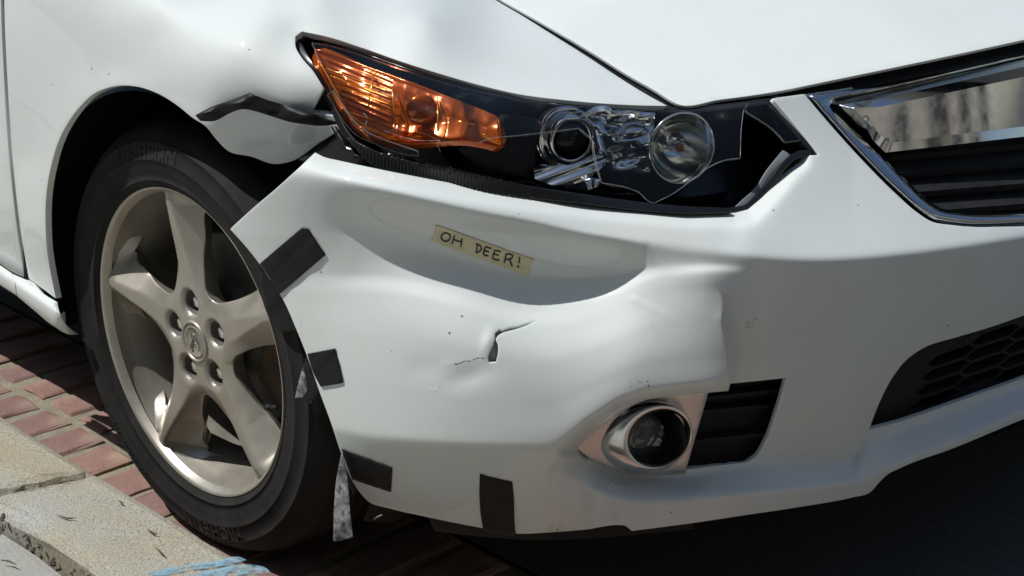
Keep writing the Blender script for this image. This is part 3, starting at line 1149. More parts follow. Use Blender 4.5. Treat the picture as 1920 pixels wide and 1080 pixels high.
# black strips standing in for the shade inside the panel gaps
panel('hood_gap_shade', ribbon([(800, -90), (930, -2), (1045, 64), (1165, 140), (1240, 188), (1275, 200)], [14, 16, 20, 26, 30, 26]), lambda px: at_s(px, np.maximum(TF(px), 0) + .012), BLACKM, car, 8, (), .001, .004)
panel('hood_gap_shade', ribbon([(1240, 206), (1350, 198), (1450, 182), (1560, 162), (1700, 131), (1800, 110), (1920, 86), (2080, 52), (2260, 16)], 26), P_hood(.018), BLACKM, car, 8, (), .001, .004)
panel('door_gap_shade', ribbon([(5, -120), (5, 0), (11, 150), (21, 300), (34, 420), (50, 524)], 16), lambda px: at_s(px, .016), BLACKM, car, 8, (), .001, .004)
panel('headlight_bracket', [(600, 150), (640, 180), (690, 250), (640, 242), (575, 220)], P_fender(.014), BLACKM, car, 10, (), .001, .004)
panel('headlight_bracket', [(560, 300), (600, 262), (660, 232), (720, 290), (800, 330), (700, 330)], lambda px: at_s(px, .075), BLACKG, car, 10, (), .001, .004)

# ---- headlight
hl = empty('headlight', tuple(at_s([(1000, 280)], .08)[0]), car)
tag(hl, 'smashed right headlight with broken clear lens and amber indicator')
HLO = [(551, 78), (556, 62), (580, 59), (610, 67), (680, 89), (760, 117), (830, 140), (900, 160), (980, 178), (1060, 188), (1140, 195), (1250, 201), (1350, 196), (1449, 184), (1492, 236), (1537, 291), (1492, 296), (1477, 310), (1452, 342), (1427, 371), (1402, 393), (1380, 398), (1290, 397), (1200, 389), (1100, 379), (1000, 367), (900, 353), (830, 338), (760, 320), (700, 300), (648, 258), (610, 182), (573, 116)]
hlo = resample(HLO, 8)
hc = hlo.mean(0)


def grow(poly, k):
    p = resample(poly, 8)
    t = np.roll(p, -1, 0) - np.roll(p, 1, 0)
    t /= np.linalg.norm(t, axis=1)[:, None] + 1e-9
    nn = np.stack([t[:, 1], -t[:, 0]], 1)
    q = p + nn * k
    if inside(q[:1], p)[0] == (k > 0):
        q = p - nn * k
    return q


def P_house(px):
    d = pdist(px, hlo) * np.where(inside(px, hlo), 1, -1)
    return at_s(px, TL(px) + .016 + .10 * np.clip(d / 16, 0, 1) ** 0.8)
panel('housing', grow(HLO, 12)[::2], P_house, BLACKG, hl, 9, (), .001, .004)
# rim of the lens seat, all round
panel('seat_rim', HLO, P_lens(.006), BLACKG, hl, 8, [grow(HLO, -9)[::2]], .0012, .02)
# ribbed lower carrier
low = [(652, 258), (700, 283), (765, 303), (830, 318), (900, 332), (1000, 351), (1100, 366), (1180, 377), (1290, 388), (1370, 391), (1370, 398), (1290, 399), (1180, 391), (1100, 381), (1000, 371), (900, 360), (830, 348), (760, 330), (700, 312)]
def P_low(px):
    rib = .0009 * np.sin(px[:, 0] * 2 * math.pi / 6.5) * (px[:, 0] < 1000)
    return at_s(px, TL(px) - .004 + rib)
panel('lower_carrier', low, P_low, BLACKG, hl, 2.2, (), .001, .01, 4)
# amber indicator
amb = [(590, 92), (640, 108), (700, 130), (760, 152), (830, 178), (900, 205), (936, 221), (940, 277), (910, 268), (872, 262), (830, 264), (765, 268), (718, 262), (682, 246), (650, 213), (618, 165)]
ambp = resample(amb, 8)
def P_amb(px):
    d = np.clip(pdist(px, ambp) / 34, 0, 1)
    rip = .0022 * np.sin((px[:, 1] - .42 * px[:, 0]) * 2 * math.pi / 11.0) * (px[:, 0] < 735)
    fac = .0020 * np.abs(np.sin((px[:, 0] + .2 * px[:, 1]) * math.pi / 24)) * (px[:, 0] > 735)
    return at_s(px, TL(px) + .011 + .016 * d ** 0.7 + (rip + fac) * d)
amo = panel('amber_reflector', amb, P_amb, AMBER, hl, 3.2, (), .001, .008, 5)
for p0, p1, w in (((600, 118), (650, 202), 3), ((650, 210), (700, 248), 3), ((676, 236), (745, 262), 5), ((745, 262), (790, 255), 3), ((905, 252), (938, 272), 4), ((936, 222), (938, 272), 3), ((700, 140), (690, 205), 3), ((640, 205), (700, 225), 3),
                  ((612, 128), (730, 172), 2), ((620, 142), (732, 184), 2), ((630, 158), (735, 198), 2), ((640, 176), (735, 211), 2), ((735, 160), (742, 250), 2.5), ((820, 182), (822, 246), 2.5)):
    q = resample([p0, p1], 8, False)
    MB().tube(at_s(q, TL(q) + .012), w * .0004, 6).build('amber_rib', AMBERB, hl, True)
bulb = at_s([(790, 205)], TL([(790, 205)]) + .016)[0]
mb = MB()
for k in range(1):
    prof = [(0, .016), (.008, .0155), (.013, .012), (.015, .006), (.014, 0), (.013, -.01)]
    ax = np.array([-.55, -.83, .05]); ax /= np.linalg.norm(ax)
    e1 = np.cross(ax, [0, 0, 1]); e1 /= np.linalg.norm(e1)
    e2 = np.cross(e1, ax)
    v, f = [], []
    for r, a in prof:
        for i in range(20):
            t = 2 * math.pi * i / 20
            v.append(bulb + ax * a * .5 + (e1 * math.cos(t) + e2 * math.sin(t)) * r * 1.3)
    for j in range(len(prof) - 1):
        for i in range(20):
            f.append((j * 20 + i, j * 20 + (i + 1) % 20, (j + 1) * 20 + (i + 1) % 20, (j + 1) * 20 + i))
    mb.add(v, f)
mb.build('indicator_bulb', AMBER, hl, True)


def lathe(name, prof, c, ax, m, parent, n=48, squash=(1, 1), smooth=True, up=(0, 0, 1)):
    """profile of (radius, axial) turned about ax through c"""
    ax = np.array(ax, float)
    ax /= np.linalg.norm(ax)
    e1 = np.cross(ax, up)
    e1 /= np.linalg.norm(e1)
    e2 = np.cross(e1, ax)
    v, f = [], []
    for r, a in prof:
        for i in range(n):
            t = 2 * math.pi * i / n
            v.append(np.array(c) + ax * a + e1 * math.cos(t) * r * squash[0] + e2 * math.sin(t) * r * squash[1])
    for j in range(len(prof) - 1):
        for i in range(n):
            f.append((j * n + i, j * n + (i + 1) % n, (j + 1) * n + (i + 1) % n, (j + 1) * n + i))
    return mesh_obj(name, v, f, m, parent, smooth)


# projector
LAX = np.array([-.38, -.92, .06])
pc = at_s([(1070, 262)], TL([(1070, 262)]) + .034)[0]
lathe('projector_ring', [(.0245, .004), (.0275, .006), (.030, .004), (.0315, -.002), (.031, -.010), (.033, -.014), (.0375, -.008), (.0395, -.010), (.039, -.03)], pc, LAX, REFL, hl)
lathe('projector_bowl', [(.0255, .002), (.0245, -.012), (.020, -.03), (.0, -.036)], pc, LAX, BLACKG, hl)
lathe('projector_lens', [(.0001, .012), (.006, .0115), (.012, .0095), (.018, .0055), (.0225, .001), (.0248, -.004)], pc, LAX, GLASS, hl)
# high-beam reflector
hc_ = at_s([(1274, 276)], TL([(1274, 276)]) + .034)[0]
lathe('high_beam_reflector', [(.0465, .006), (.0455, .009), (.0435, .007), (.041, -.004), (.036, -.018), (.028, -.030), (.018, -.039), (.008, -.043), (.0001, -.043)], hc_, LAX, REFL, hl, 64)
lathe('high_beam_bulb', [(.0001, .004), (.004, .003), (.006, -.002), (.006, -.03), (.009, -.032), (.009, -.046)], hc_, LAX, SATIN, hl, 20)
lathe('bulb_tip', [(.0001, .0065), (.003, .006), (.0052, .003), (.006, -.001)], hc_ + LAX * .001, LAX, mat('copper_bulb_tip', (.45, .16, .07), .25, .8), hl, 16)
# chrome trim between the lamps, rippled as cast
trim = [(1096, 212), (1150, 208), (1228, 212), (1224, 250), (1220, 300), (1216, 345), (1180, 342), (1142, 330), (1128, 290), (1114, 268), (1112, 235)]
def P_trim(px):
    x, y = px[:, 0], px[:, 1]
    rp = .0060 * np.sin((y - .28 * x) / 8.5 + .8 * np.sin(x / 19.0)) + .004 * np.sin((x + .5 * y) / 12.0) + .0016 * np.sin((y + .4 * x) / 4.2)
    return at_s(px, TL(px) + .032 + .0007 * (y - 270) + rp * .8)
bar = resample([(1112, 208), (1117, 235), (1122, 262), (1130, 290)], 6, False)
MB().tube(at_s(bar, TL(bar) + .022), [.0058 + .0006 * math.sin(i_ * 1.9) for i_ in range(len(bar))], 12).build('chrome_bar', REFL, hl, True)
ovc = at_s([(1192, 250)], TL([(1192, 250)]) + .018)[0]
lathe('chrome_pod', [(.0001, .006), (.006, .0055), (.012, .003), (.0145, -.001), (.0135, -.006)], ovc, LAX, REFL, hl, 32, (1.35, .62))
panel('chrome_trim', trim, P_trim, REFL, hl, 3, (), .0008, .01, 4)
trim2 = [(1003, 322), (1040, 312), (1080, 305), (1118, 290), (1140, 296), (1120, 322), (1085, 342), (1055, 347), (1020, 342), (1003, 334)]
def P_trim2(px):
    x, y = px[:, 0], px[:, 1]
    return at_s(px, TL(px) + .018 + .0018 * np.sin((y + .38 * x) / 3.4))
panel('chrome_trim', trim2, P_trim2, REFL, hl, 2.6, (), .0008, .01, 4)
panel('chrome_trim', [(1097, 338), (1112, 333), (1124, 338), (1119, 350), (1103, 355)], lambda px: at_s(px, TL(px) + .012 + .0015 * np.sin(px[:, 0] / 3)), REFL, hl, 3, (), .0008, .006)
# smoked inner bezel between indicator and projector
bez = [(942, 215), (1000, 222), (1022, 232), (1008, 262), (1002, 300), (1010, 338), (960, 325), (900, 312), (860, 280), (905, 262), (942, 280)]
panel('inner_bezel', bez, lambda px: at_s(px, TL(px) + .022 + .012 * np.clip((px[:, 0] - 940) / 80, 0, 1) ** 2), BLACKM, hl, 6, (), .002, .02)
# clear lens, broken off along the bottom
lens = [(585, 80), (612, 84), (680, 104), (760, 131), (830, 153), (900, 171), (980, 187), (1060, 197), (1140, 203), (1250, 208), (1340, 202), (1404, 193), (1394, 206), (1390, 240), (1388, 296), (1356, 301), (1330, 313), (1300, 335), (1262, 363), (1226, 381), (1214, 376), (1200, 362), (1176, 352), (1140, 346), (1128, 341), (1118, 300), (1112, 262), (1085, 240), (1040, 246), (970, 254), (912, 262), (898, 268), (828, 268), (812, 258), (760, 240), (716, 248), (690, 252), (682, 234), (662, 218), (640, 190), (612, 140)]
lo_ = panel('lens', lens, P_lens(-.001), CLEAR, hl, 8, (), .0006, .0026, 4, EDGE, corner=25)
panel('lens_shard', [(1400, 196), (1438, 191), (1470, 225), (1502, 262), (1472, 266), (1458, 250), (1398, 208)], P_lens(.001), CLEAR, hl, 6, (), .0006, .003, 4, EDGE, corner=25)
panel('lens_shard', [(613, 178), (624, 171), (640, 197), (668, 232), (690, 249), (720, 262), (782, 284), (784, 292), (770, 291), (700, 268), (664, 250), (648, 232)], P_lens(-.004), CLEAR, hl, 5, (), .0006, .003, 4, EDGE, corner=25)
panel('lens_shard', [(1484, 290), (1468, 282), (1440, 318), (1418, 352), (1390, 378), (1372, 396), (1392, 390), (1424, 362), (1434, 344), (1462, 308)], P_lens(.016), mat('frosted_lens_wall', (.25, .27, .28), .35, 0, .3), hl, 5, (), .0006, .003, 4, corner=25)
# glints: cracks and broken rims of the lens
ck = MB()
for pts, w in (([(898, 268), (912, 262), (970, 254), (1040, 246), (1085, 240), (1112, 262)], 1.2), ([(682, 212), (690, 222), (684, 240), (688, 254)], 2.0), ([(1394, 206), (1390, 240), (1388, 296), (1356, 301), (1330, 313), (1300, 335), (1262, 363), (1226, 381), (1214, 376), (1200, 362), (1176, 352), (1128, 343)], 1.6),
               ([(1110, 262), (1112, 290), (1118, 318), (1128, 343)], 1.2), ([(824, 262), (820, 272), (826, 285)], 2.2), ([(720, 245), (775, 262), (826, 264)], 1.0)):
    q = resample(pts, 6, False)
    ck.tube(at_s(q, TL(q) - .0014), [w * .00019 * random.uniform(.4, 1.3) for _ in q], 5)
ck.build('crack', mat('white_crack_plastic', (.36, .38, .38), .2, 0, .5), hl, True)

# ---- grille
gri = empty('grille', tuple(at_s([(1750, 300)], .08)[0]), car)
frame = [(1511, 177), (1600, 163), (1700, 142), (1800, 119), (1920, 92), (2080, 56), (2260, 18), (2260, 50), (2080, 86), (1920, 121), (1800, 147), (1700, 170), (1630, 184), (1568, 193), (1600, 235), (1650, 288), (1700, 338), (1740, 375), (1764, 390), (1800, 396), (1920, 397), (2080, 392), (2260, 384), (2260, 404), (2080, 415), (1920, 421), (1790, 421), (1748, 412), (1722, 396), (1680, 360), (1620, 300), (1560, 234)]
fp = resample(frame, 8)
def P_frame(px):
    d = np.clip(pdist(px, fp) / 12, 0, 1)
    yc = np.interp(px[:, 0], [1511, 1568, 1700, 1920, 2260], [180, 180, 156, 106, 34])
    top = np.clip((26 - np.abs(px[:, 1] - yc)) / 6, 0, 1) * np.clip((px[:, 0] - 1540) / 40, 0, 1)
    return at_s(px, s_bump(px) + .004 - .009 * np.sin(d * math.pi / 2) - .00042 * (yc - px[:, 1]) * top)
panel('chrome_frame', frame, P_frame, CHROME, gri, 5, (), .0012, .02, 5)
beak = [(1573, 197), (1640, 186), (1720, 170), (1820, 148), (1920, 125), (2080, 89), (2260, 50), (2260, 226), (2080, 240), (1920, 256), (1800, 270), (1660, 286), (1620, 246)]
plate_in = [(1600, 203), (1650, 200), (1720, 186), (1820, 165), (1920, 144), (2080, 110), (2260, 70), (2260, 208), (2080, 222), (1920, 237), (1800, 251), (1668, 268), (1632, 236)]
rim_off = [.020, .018, .018, .018, .018, .018, .018, -.005, -.005, -.005, -.005, -.003, .014]
s_plate = lambda px: s_bump(px) * .30 + .080
po, pi_, of_ = [], [], []
for i in range(13):
    j = (i + 1) % 13
    for t in np.linspace(0, 1, 12, endpoint=False):
        po.append(np.array(beak[i]) * (1 - t) + np.array(beak[j]) * t)
        pi_.append(np.array(plate_in[i]) * (1 - t) + np.array(plate_in[j]) * t)
        of_.append(rim_off[i] * (1 - t) + rim_off[j] * t)
po, pi_, of_ = np.array(po), np.array(pi_), np.array(of_)
nb = len(po)
A_ = at_s(po, s_plate(pi_) + of_)
B_ = at_s(pi_, s_plate(pi_))
BEAKM = chrome_mat('beak_chrome', .07, (.66, .66, .66))
bar_o = panel('chrome_bar', plate_in, lambda px: at_s(px, s_plate(px) - .0004), BEAKM, gri, 8, (), 0, 0, 8, corner=-1)
mesh_obj('bevel', list(A_) + list(B_), [(i, (i + 1) % nb, nb + (i + 1) % nb, nb + i) for i in range(nb)], BEAKM, bar_o, True)
mesh_obj('bar_side', list(A_) + list(A_ + np.array([.004, .03, 0])), [((i + 1) % nb, i, nb + i, nb + (i + 1) % nb) for i in range(nb)], BLACKG, bar_o, False)
for (a, b, y0, y1, dy) in ((1672, 2260, 292, 240, 0), (1688, 2260, 324, 274, 0), (1718, 2260, 360, 316, 0), (1760, 2260, 394, 356, 0)):
    xs_ = np.linspace(a, b, 40)
    yy = y0 + (y1 - y0) * (xs_ - a) / (b - a)
    yl = np.stack([xs_, yy], 1)
    A = at_s(yl, s_bump(yl) + .016)
    C_ = A + np.array([0, .045, .012])
    B_ = A + np.array([0, .003, -.009])
    D_ = C_ + np.array([0, 0, -.006])
    v = np.concatenate([A, C_, B_, D_])
    f = []
    n = 40
    for i in range(n - 1):
        f += [(i, i + 1, n + i + 1, n + i), (2 * n + i + 1, 2 * n + i, 3 * n + i, 3 * n + i + 1), (i + 1, i, 2 * n + i, 2 * n + i + 1)]
    f += [(0, n, 3 * n, 2 * n)]
    mesh_obj('louvre', v, f, BLACKM, gri, False)

# ---- lower grille of long hexagons
lg = empty('lower_grille', tuple(at_s([(1800, 720)], .03)[0]), car)
hexes = []
ax_, ay_ = np.array([78.0, -26.0]), np.array([-10.5, 27.5])      # pixel lattice along the opening
o0 = np.array([1690.0, 735.0])
lgp = np.array(LOW_GRILLE, float)
lgr = resample(LOW_GRILLE, 8)
for i in range(-3, 9):
    for j in range(-6, 9):
        c = o0 + ax_ * i + ay_ * j + (ay_ * 0.5 if i % 2 else 0)
        w, h_ = ax_ * 0.60, ay_ * 0.43
        w2 = ax_ * 0.38
        hx = np.array([c - w, c - w2 - h_, c + w2 - h_, c + w, c + w2 + h_, c - w2 + h_])
        if inside(hx, lgr).all() and pdist(hx, lgr).min() > 3:
            hexes.append(hx)
g2 = grow(LOW_GRILLE, 10)[::2]
panel('grille_mesh', g2, P_bump(.026), BLACKM, lg, 14, hexes, .0012, .02, 12, corner=20)
panel('grille_back', g2, P_bump(.05), VOID, lg, 30, (), .001, .004)

# ---- fog lamp
fg = empty('fog_lamp', tuple(at_s([(1215, 820)], .02)[0]), car)
FS = TPS([(1085, 838, -.006), (1140, 800, -.006), (1200, 765, -.004), (1330, 738, .004), (1281, 887, .018), (1180, 886, .014), (1110, 858, .004), (1215, 820, .004)], 1e-5)
plate = [(1083, 840), (1110, 812), (1150, 782), (1205, 752), (1262, 742), (1328, 735), (1312, 790), (1298, 838), (1284, 888), (1180, 889), (1140, 876), (1105, 858)]
def ell(cx, cy_, a, b, rot, n=56):
    t = np.linspace(0, 2 * math.pi, n, endpoint=False)
    c, s_ = math.cos(rot), math.sin(rot)
    return np.stack([cx + a * np.cos(t) * c - b * np.sin(t) * s_, cy_ + a * np.cos(t) * s_ + b * np.sin(t) * c], 1)
panel('bezel_plate', plate, lambda px: at_s(px, FS(px)), BEZELM, fg, 8, [ell(1225, 820, 62, 54, -.4, 40)], .001, .012)
rings = [(ell(1212, 818, 88, 69, -.22), .0), (ell(1214, 818, 85.5, 67, -.24), -.004), (ell(1222, 818, 77, 62, -.35), -.015), (ell(1231, 819, 69, 57.5, -.48), -.022), (ell(1235, 820, 65, 55, -.52), -.0235), (ell(1236, 821, 61, 52, -.55), -.022), (ell(1236, 821, 58, 49, -.56), -.017), (ell(1236, 821, 56, 47.5, -.56), -.006)]
v, f = [], []
for p, o_ in rings:
    v += list(at_s(p, FS([(1228, 820)])[0] + .002 * (p[:, 0] - 1228) / 60 + o_))
n = 56
for j in range(len(rings) - 1):
    f += [(j * n + i, j * n + (i + 1) % n, (j + 1) * n + (i + 1) % n, (j + 1) * n + i) for i in range(n)]
mesh_obj('chrome_ring', v, f, SATIN, fg)
v = list(at_s(rings[-1][0], FS([(1228, 820)])[0] - .006))
far_ = np.array(v) + np.array([.016, .045, .006])
f = [(i, (i + 1) % n, n + (i + 1) % n, n + i) for i in range(n)] + [tuple(range(n, 2 * n))]
mesh_obj('lamp_cup', v + list(far_), f, BLACKG, fg)
fc = at_s([(1208, 822)], .020)[0]
FAX = np.array([-.45, -.89, 0.02])
lathe('fog_lens', [(.0001, .004), (.012, .0035), (.022, .001), (.030, -.003), (.0315, -.008)], fc, FAX, clear_mat('fog_glass', (.9, .9, .88), .03, haze=.14), fg)
lathe('fog_reflector', [(.030, -.006), (.026, -.014), (.018, -.022), (.008, -.026), (.0001, -.026)], fc, FAX, REFL, fg, 9, smooth=False)
panel('vent_insert', [(1318, 728), (1480, 700), (1462, 772), (1446, 836), (1430, 880), (1276, 912)], lambda px: at_s(px, .045), BLACKM, fg, 14, (), .001, .004)
for y0, y1 in ((772, 756), (826, 808), (748, 728)):
    q = np.stack([np.linspace(1292, 1470, 20), np.linspace(y0, y1, 20)], 1)
    A = at_s(q, .030)
    v = np.concatenate([A, A + [0.01, .03, .004], A + [0, 0, -.005]])
    f = [x for i in range(19) for x in ((i, i + 1, 21 + i, 20 + i), (i + 1, i, 40 + i, 41 + i))]
    mesh_obj('vent_slat', v, f, BLACKM, fg, False)

# ---- front wheel
WX, WY, WZ = -0.885, 0.95, 0.318
wh = empty('wheel', (WX, WY, WZ), car)


def wpt(a, u, v):
    """axial (outwards), forward, up -> world"""
    return np.array([WX - a, WY - u, WZ + v])


def wlathe(name, prof, m, n=96, squash=False):
    v, f = [], []
    for r, a in prof:
        for i in range(n):
            t = 2 * math.pi * i / n
            p = wpt(a, r * math.cos(t), r * math.sin(t))
            if squash and p[2] < 0.003:
                p[0] -= (0.003 - p[2]) * .5 if a > -.1 else 0
                p[2] = 0.003
            v.append(p)
    for j in range(len(prof) - 1):
        for i in range(n):
            f.append((j * n + i, j * n + (i + 1) % n, (j + 1) * n + (i + 1) % n, (j + 1) * n + i))
    return mesh_obj(name, v, f, m, wh)


tp = [(.222, -.012), (.2285, -.004), (.233, .0005), (.236, .004), (.241, .0062), (.2415, .0075), (.244, .0078), (.2445, .007), (.252, .0092), (.262, .0115), (.272, .0128), (.273, .0136), (.2745, .0136), (.2755, .0128), (.286, .0118), (.296, .0085), (.2965, .0092), (.2985, .0085), (.299, .0072), (.306, .003), (.313, -.004), (.319, -.013), (.3235, -.024)]
gr_ = [(-.045, .3265), (-.062, .328), (-.095, .3288), (-.13, .3288), (-.16, .328)]
for a, r in gr_:
    tp += [(r, a + .006), (r - .007, a + .0045), (r - .007, a - .0045), (r, a - .006)]
tp += [(.3235, -.196), (.313, -.214), (.296, -.224), (.26, -.228), (.222, -.206)]
tyre = wlathe('tyre', tp, TYRE, 160, True)
wlathe('rim', [(.2215, -.011), (.2265, -.002), (.2305, .0015), (.2325, .0015), (.2325, -.001), (.2285, -.004), (.2262, -.006), (.2248, -.011), (.2235, -.02), (.2205, -.035), (.2145, -.05), (.209, -.10), (.211, -.19)], ALLOY, 128)

# spoke face: a pierced disc, lifted to a sculpted relief
S0 = math.radians(98)


def win(k):
    c = S0 + math.radians(36 + 72 * k)
    pts = []
    for r, dg in ((211, -21.5), (215, -12), (216, 0), (215, 12), (211, 21.5), (199, 23.2), (168, 22.5), (132, 20.5), (104, 15.5), (89, 10), (83, 0), (89, -10), (104, -15.5), (132, -20.5), (168, -22.5), (199, -23.2)):
        t = c + math.radians(dg)
        pts.append((r * math.cos(t), r * math.sin(t)))
    return pts


lug_c = [(57.2 * math.cos(S0 + math.radians(72 * k)), 57.2 * math.sin(S0 + math.radians(72 * k))) for k in range(5)]
circ = lambda cx, cy_, r, n: [(cx + r * math.cos(2 * math.pi * i / n), cy_ + r * math.sin(2 * math.pi * i / n)) for i in range(n)]
PW, FW, _l = flatmesh(circ(0, 0, 223.0, 136), 3.4, [win(k) for k in range(5)] + [circ(x, y, 18.5, 26) for x, y in lug_c] + [circ(0, 0, 32, 40)], (), 4.0, 60)


def spoke_a(P):
    """relief in mm, outwards"""
    r = np.hypot(P[:, 0], P[:, 1])
    th = np.arctan2(P[:, 1], P[:, 0]) - S0
    k = np.round(th / math.radians(72))
    dl = th - k * math.radians(72)
    lat = r * np.sin(dl)
    base = -14 + 9 * (r / 205) ** 2.0 - 3.5 * np.exp(-((r - 115) / 45) ** 2)
    out = np.clip((r - 68) / 135, 0, 1)
    # flat crest, wider at the hub, swung a little to one side; facets fall to both edges
    e1 = lat - (18 - 14 * out)
    e2 = -lat - (20 - 13 * out)
    sp = lambda e, w: w * np.logaddexp(0, e / w)
    drop = (1.05 * sp(e1, .5) + 0.85 * sp(e2, .5)) * np.clip(out * 1.6, 0, 1)
    rimj = np.clip((r - 208) / 14, 0, 1)
    h = base - drop * (1 - rimj * .55)
    h = h + rimj * (-9 - base) * .5
    for x, y in lug_c:
        d = np.hypot(P[:, 0] - x, P[:, 1] - y)
        h = h - 6.0 * np.exp(-(np.maximum(d - 17, 0) / 4.0) ** 2)
    return h


HW = spoke_a(PW)
V3 = np.stack([WX - HW / 1000, WY - PW[:, 0] / 1000, WZ + PW[:, 1] / 1000], 1)
Vw, Fw, nfw = finish(V3, FW, np.array([-5.0, WY, WZ]), .0022, .030, 4)
mesh_obj('spokes', Vw, Fw, ALLOY, wh)
for x, y in lug_c:
    v, f = [], []
    prof = [(18.5, -19), (15.0, -40), (9.8, -43), (9.8, -29), (9.0, -25.5), (6, -24.2), (0.01, -24)]
    n = 18
    for r, a in prof:
        nn = n
        for i in range(n):
            t = 2 * math.pi * i / n
            v.append(wpt(a / 1000, (x + r * math.cos(t)) / 1000, (y + r * math.sin(t)) / 1000))
    f = [(j * n + i, j * n + (i + 1) % n, (j + 1) * n + (i + 1) % n, (j + 1) * n + i) for j in range(len(prof) - 1) for i in range(n)]
    mesh_obj('lug_nut', v, f, SATIN, wh, True, [STEEL, SATIN], [0 if j < 2 else 1 for j in range(len(prof) - 1) for i in range(n)])
cap = wlathe('hub_cap', [(r * 1.07, a + .0125) for r, a in [(.0302, -.036), (.0298, -.0245), (.0285, -.0232), (.0265, -.0232), (.0255, -.0245), (.0245, -.0268), (.0235, -.0268), (.0225, -.0245), (.0205, -.0240), (.019, -.0255), (.0175, -.0268), (.008, -.0265), (.0001, -.0265)]], ALLOY, 48)
# emblem on the cap: a slim arched A in a ring
em = MB()
ea = -.0121
for pts, w in (([(-.0115, -.0125), (-.006, .002), (-.0022, .0138)], (.0026, .0022, .0012)), ([(.0115, -.0125), (.006, .002), (.0022, .0138)], (.0026, .0022, .0012)), ([(-.0085, -.003), (0, -.0015), (.0085, -.003)], (.0016, .0018, .0016)), ([(-.0022, .0138), (.0022, .0138)], (.0012, .0012))):
    em.tube([wpt(ea, p[0] * math.cos(.12) - p[1] * math.sin(.12), p[0] * math.sin(.12) + p[1] * math.cos(.12)) for p in pts], [x * .62 for x in w], 6)
em.build('emblem', CHROME, cap, True)
# brake disc, caliper, hub behind
wlathe('brake_disc', [(.145, -.085), (.148, -.088), (.148, -.108), (.145, -.11), (.08, -.11), (.08, -.088)], STEEL, 64)
wlathe('brake_disc_face', [(.145, -.085), (.082, -.085), (.078, -.07), (.05, -.066), (.0001, -.066)], STEEL, 64)
cl_ = MB()
v, f = [], []
for i in range(9):
    t = math.radians(-28 + 7 * i)
    for r, a in ((.10, -.060), (.155, -.060), (.168, -.075), (.168, -.14), (.10, -.14)):
        v.append(wpt(a, r * math.cos(t), r * math.sin(t)))
for i in range(8):
    for j in range(5):
        f.append((i * 5 + j, i * 5 + (j + 1) % 5, i * 5 + 5 + (j + 1) % 5, i * 5 + 5 + j))
f += [(0, 1, 2, 3, 4), (44, 43, 42, 41, 40)]
cl_.add(v, f)
cl_.box(tuple(wpt(-.05, .195, .02) - [0, 0, .014]), tuple(wpt(-.05, .195, .02) + [.02, .03, .014]))
cl_.build('brake_caliper', RUST, wh)
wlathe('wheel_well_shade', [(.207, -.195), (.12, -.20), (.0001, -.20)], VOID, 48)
vs = at_x([(519, 764), (508, 764), (503, 764), (499, 763)], WX + .012)
MB().tube([vs[0], vs[1]], .0034, 10).tube([vs[1], vs[2], vs[3]], [.0046, .0046, .004], 10).build('valve_stem', BLACKM, wh, True)


# raised lettering on the tyre wall
def text_mesh(body, size):
    cu = bpy.data.curves.new('lettering', 'FONT')
    cu.body = body
    cu.size = size
    cu.align_x = 'CENTER'
    cu.resolution_u = 3
    cu.space_character = 1.12
    o = bpy.data.objects.new('lettering', cu)
    COL.objects.link(o)
    bpy.context.view_layer.update()
    me = bpy.data.meshes.new_from_object(o)
    bm = bmesh.new()
    bm.from_mesh(me)
    # cut long edges so that the letters can follow the curve
    ls = [e for e in bm.edges if e.calc_length() > size * .3]
    if ls:
        bmesh.ops.subdivide_edges(bm, edges=ls, cuts=2)
    bmesh.ops.triangulate(bm, faces=bm.faces)
    v = np.array([x.co[:] for x in bm.verts])
    f = [tuple(q.index for q in fc_.verts) for fc_ in bm.faces]
    bm.free()
    COL.objects.unlink(o)
    bpy.data.objects.remove(o)
    bpy.data.meshes.remove(me)
    return v, f


TPR = sorted([(r, a) for r, a in tp[:23]])
def wall_a(r):
    return np.interp(r, [q[0] for q in TPR], [q[1] for q in TPR])


def letters(body, size, r0, ang, squeeze=1.0, lift=.0009):
    v, f = text_mesh(body, size)
    out = []
    for x, y, z in v:
        r = r0 + y
        t = math.radians(ang) - x * squeeze / r0
        a = wall_a(r) + lift
        out.append(wpt(a, r * math.cos(t), r * math.sin(t)))
    P = np.array(out)
    V, F, _ = finish(P, f, np.array([-5.0, WY, WZ]), .0002, .003, 1)
    mesh_obj('tyre_lettering', V, F, LETTER, wh, False)


letters('MICHELIN', .030, .2755, 100, 1.05)
letters('MICHELIN', .030, .2755, -80, 1.05)
letters('PILOT HX MXM4', .014, .277, 178, 1.1)
letters('225/50R17  93V', .013, .278, -128, 1.1)
letters('TUBELESS  RADIAL', .009, .2465, -158, 1.1, .0006)
letters('STANDARD LOAD  M+S', .009, .2465, -20, 1.1, .0006)

# ================================================================== things stuck on the car
def tape(outs, label, depthf, mats_, group='strips of black tape holding the bumper', step=6):
    """one strip; outs: list of (outline, depth function, material) pieces of it"""
    V, F, fm, ml = [], [], [], []
    for (o_, df, m_) in outs:
        P2_, F2_, _ = flatmesh(o_, step, (), (), 4, 30)
        a, b, _n = finish(df(P2_), F2_, CAM_POS, .0003, .0008, 1)
        if m_ not in ml:
            ml.append(m_)
        k = len(V)
        V += list(a)
        F += [tuple(i + k for i in q) for q in b]
        fm += [ml.index(m_)] * len(b)
    return tag(mesh_obj('tape_strip', V, F, ml[0], None, True, ml, fm), label, 'tape', group)


def wob(px, a, l):
    return a * (np.sin(px[:, 0] / l) * np.cos(px[:, 1] / (l * 1.3)) + .5 * np.sin((px[:, 0] + px[:, 1]) / (l * .6)))


def lift(k=.0016):
    return lambda px: at_s(px, s_bump(px) - k - .0006 + wob(px, .0006, 9))


def hang(off, wy=0.0):
    return lambda px: at_s(px, s_bump(px) + off + wob(px, .0012, 17))


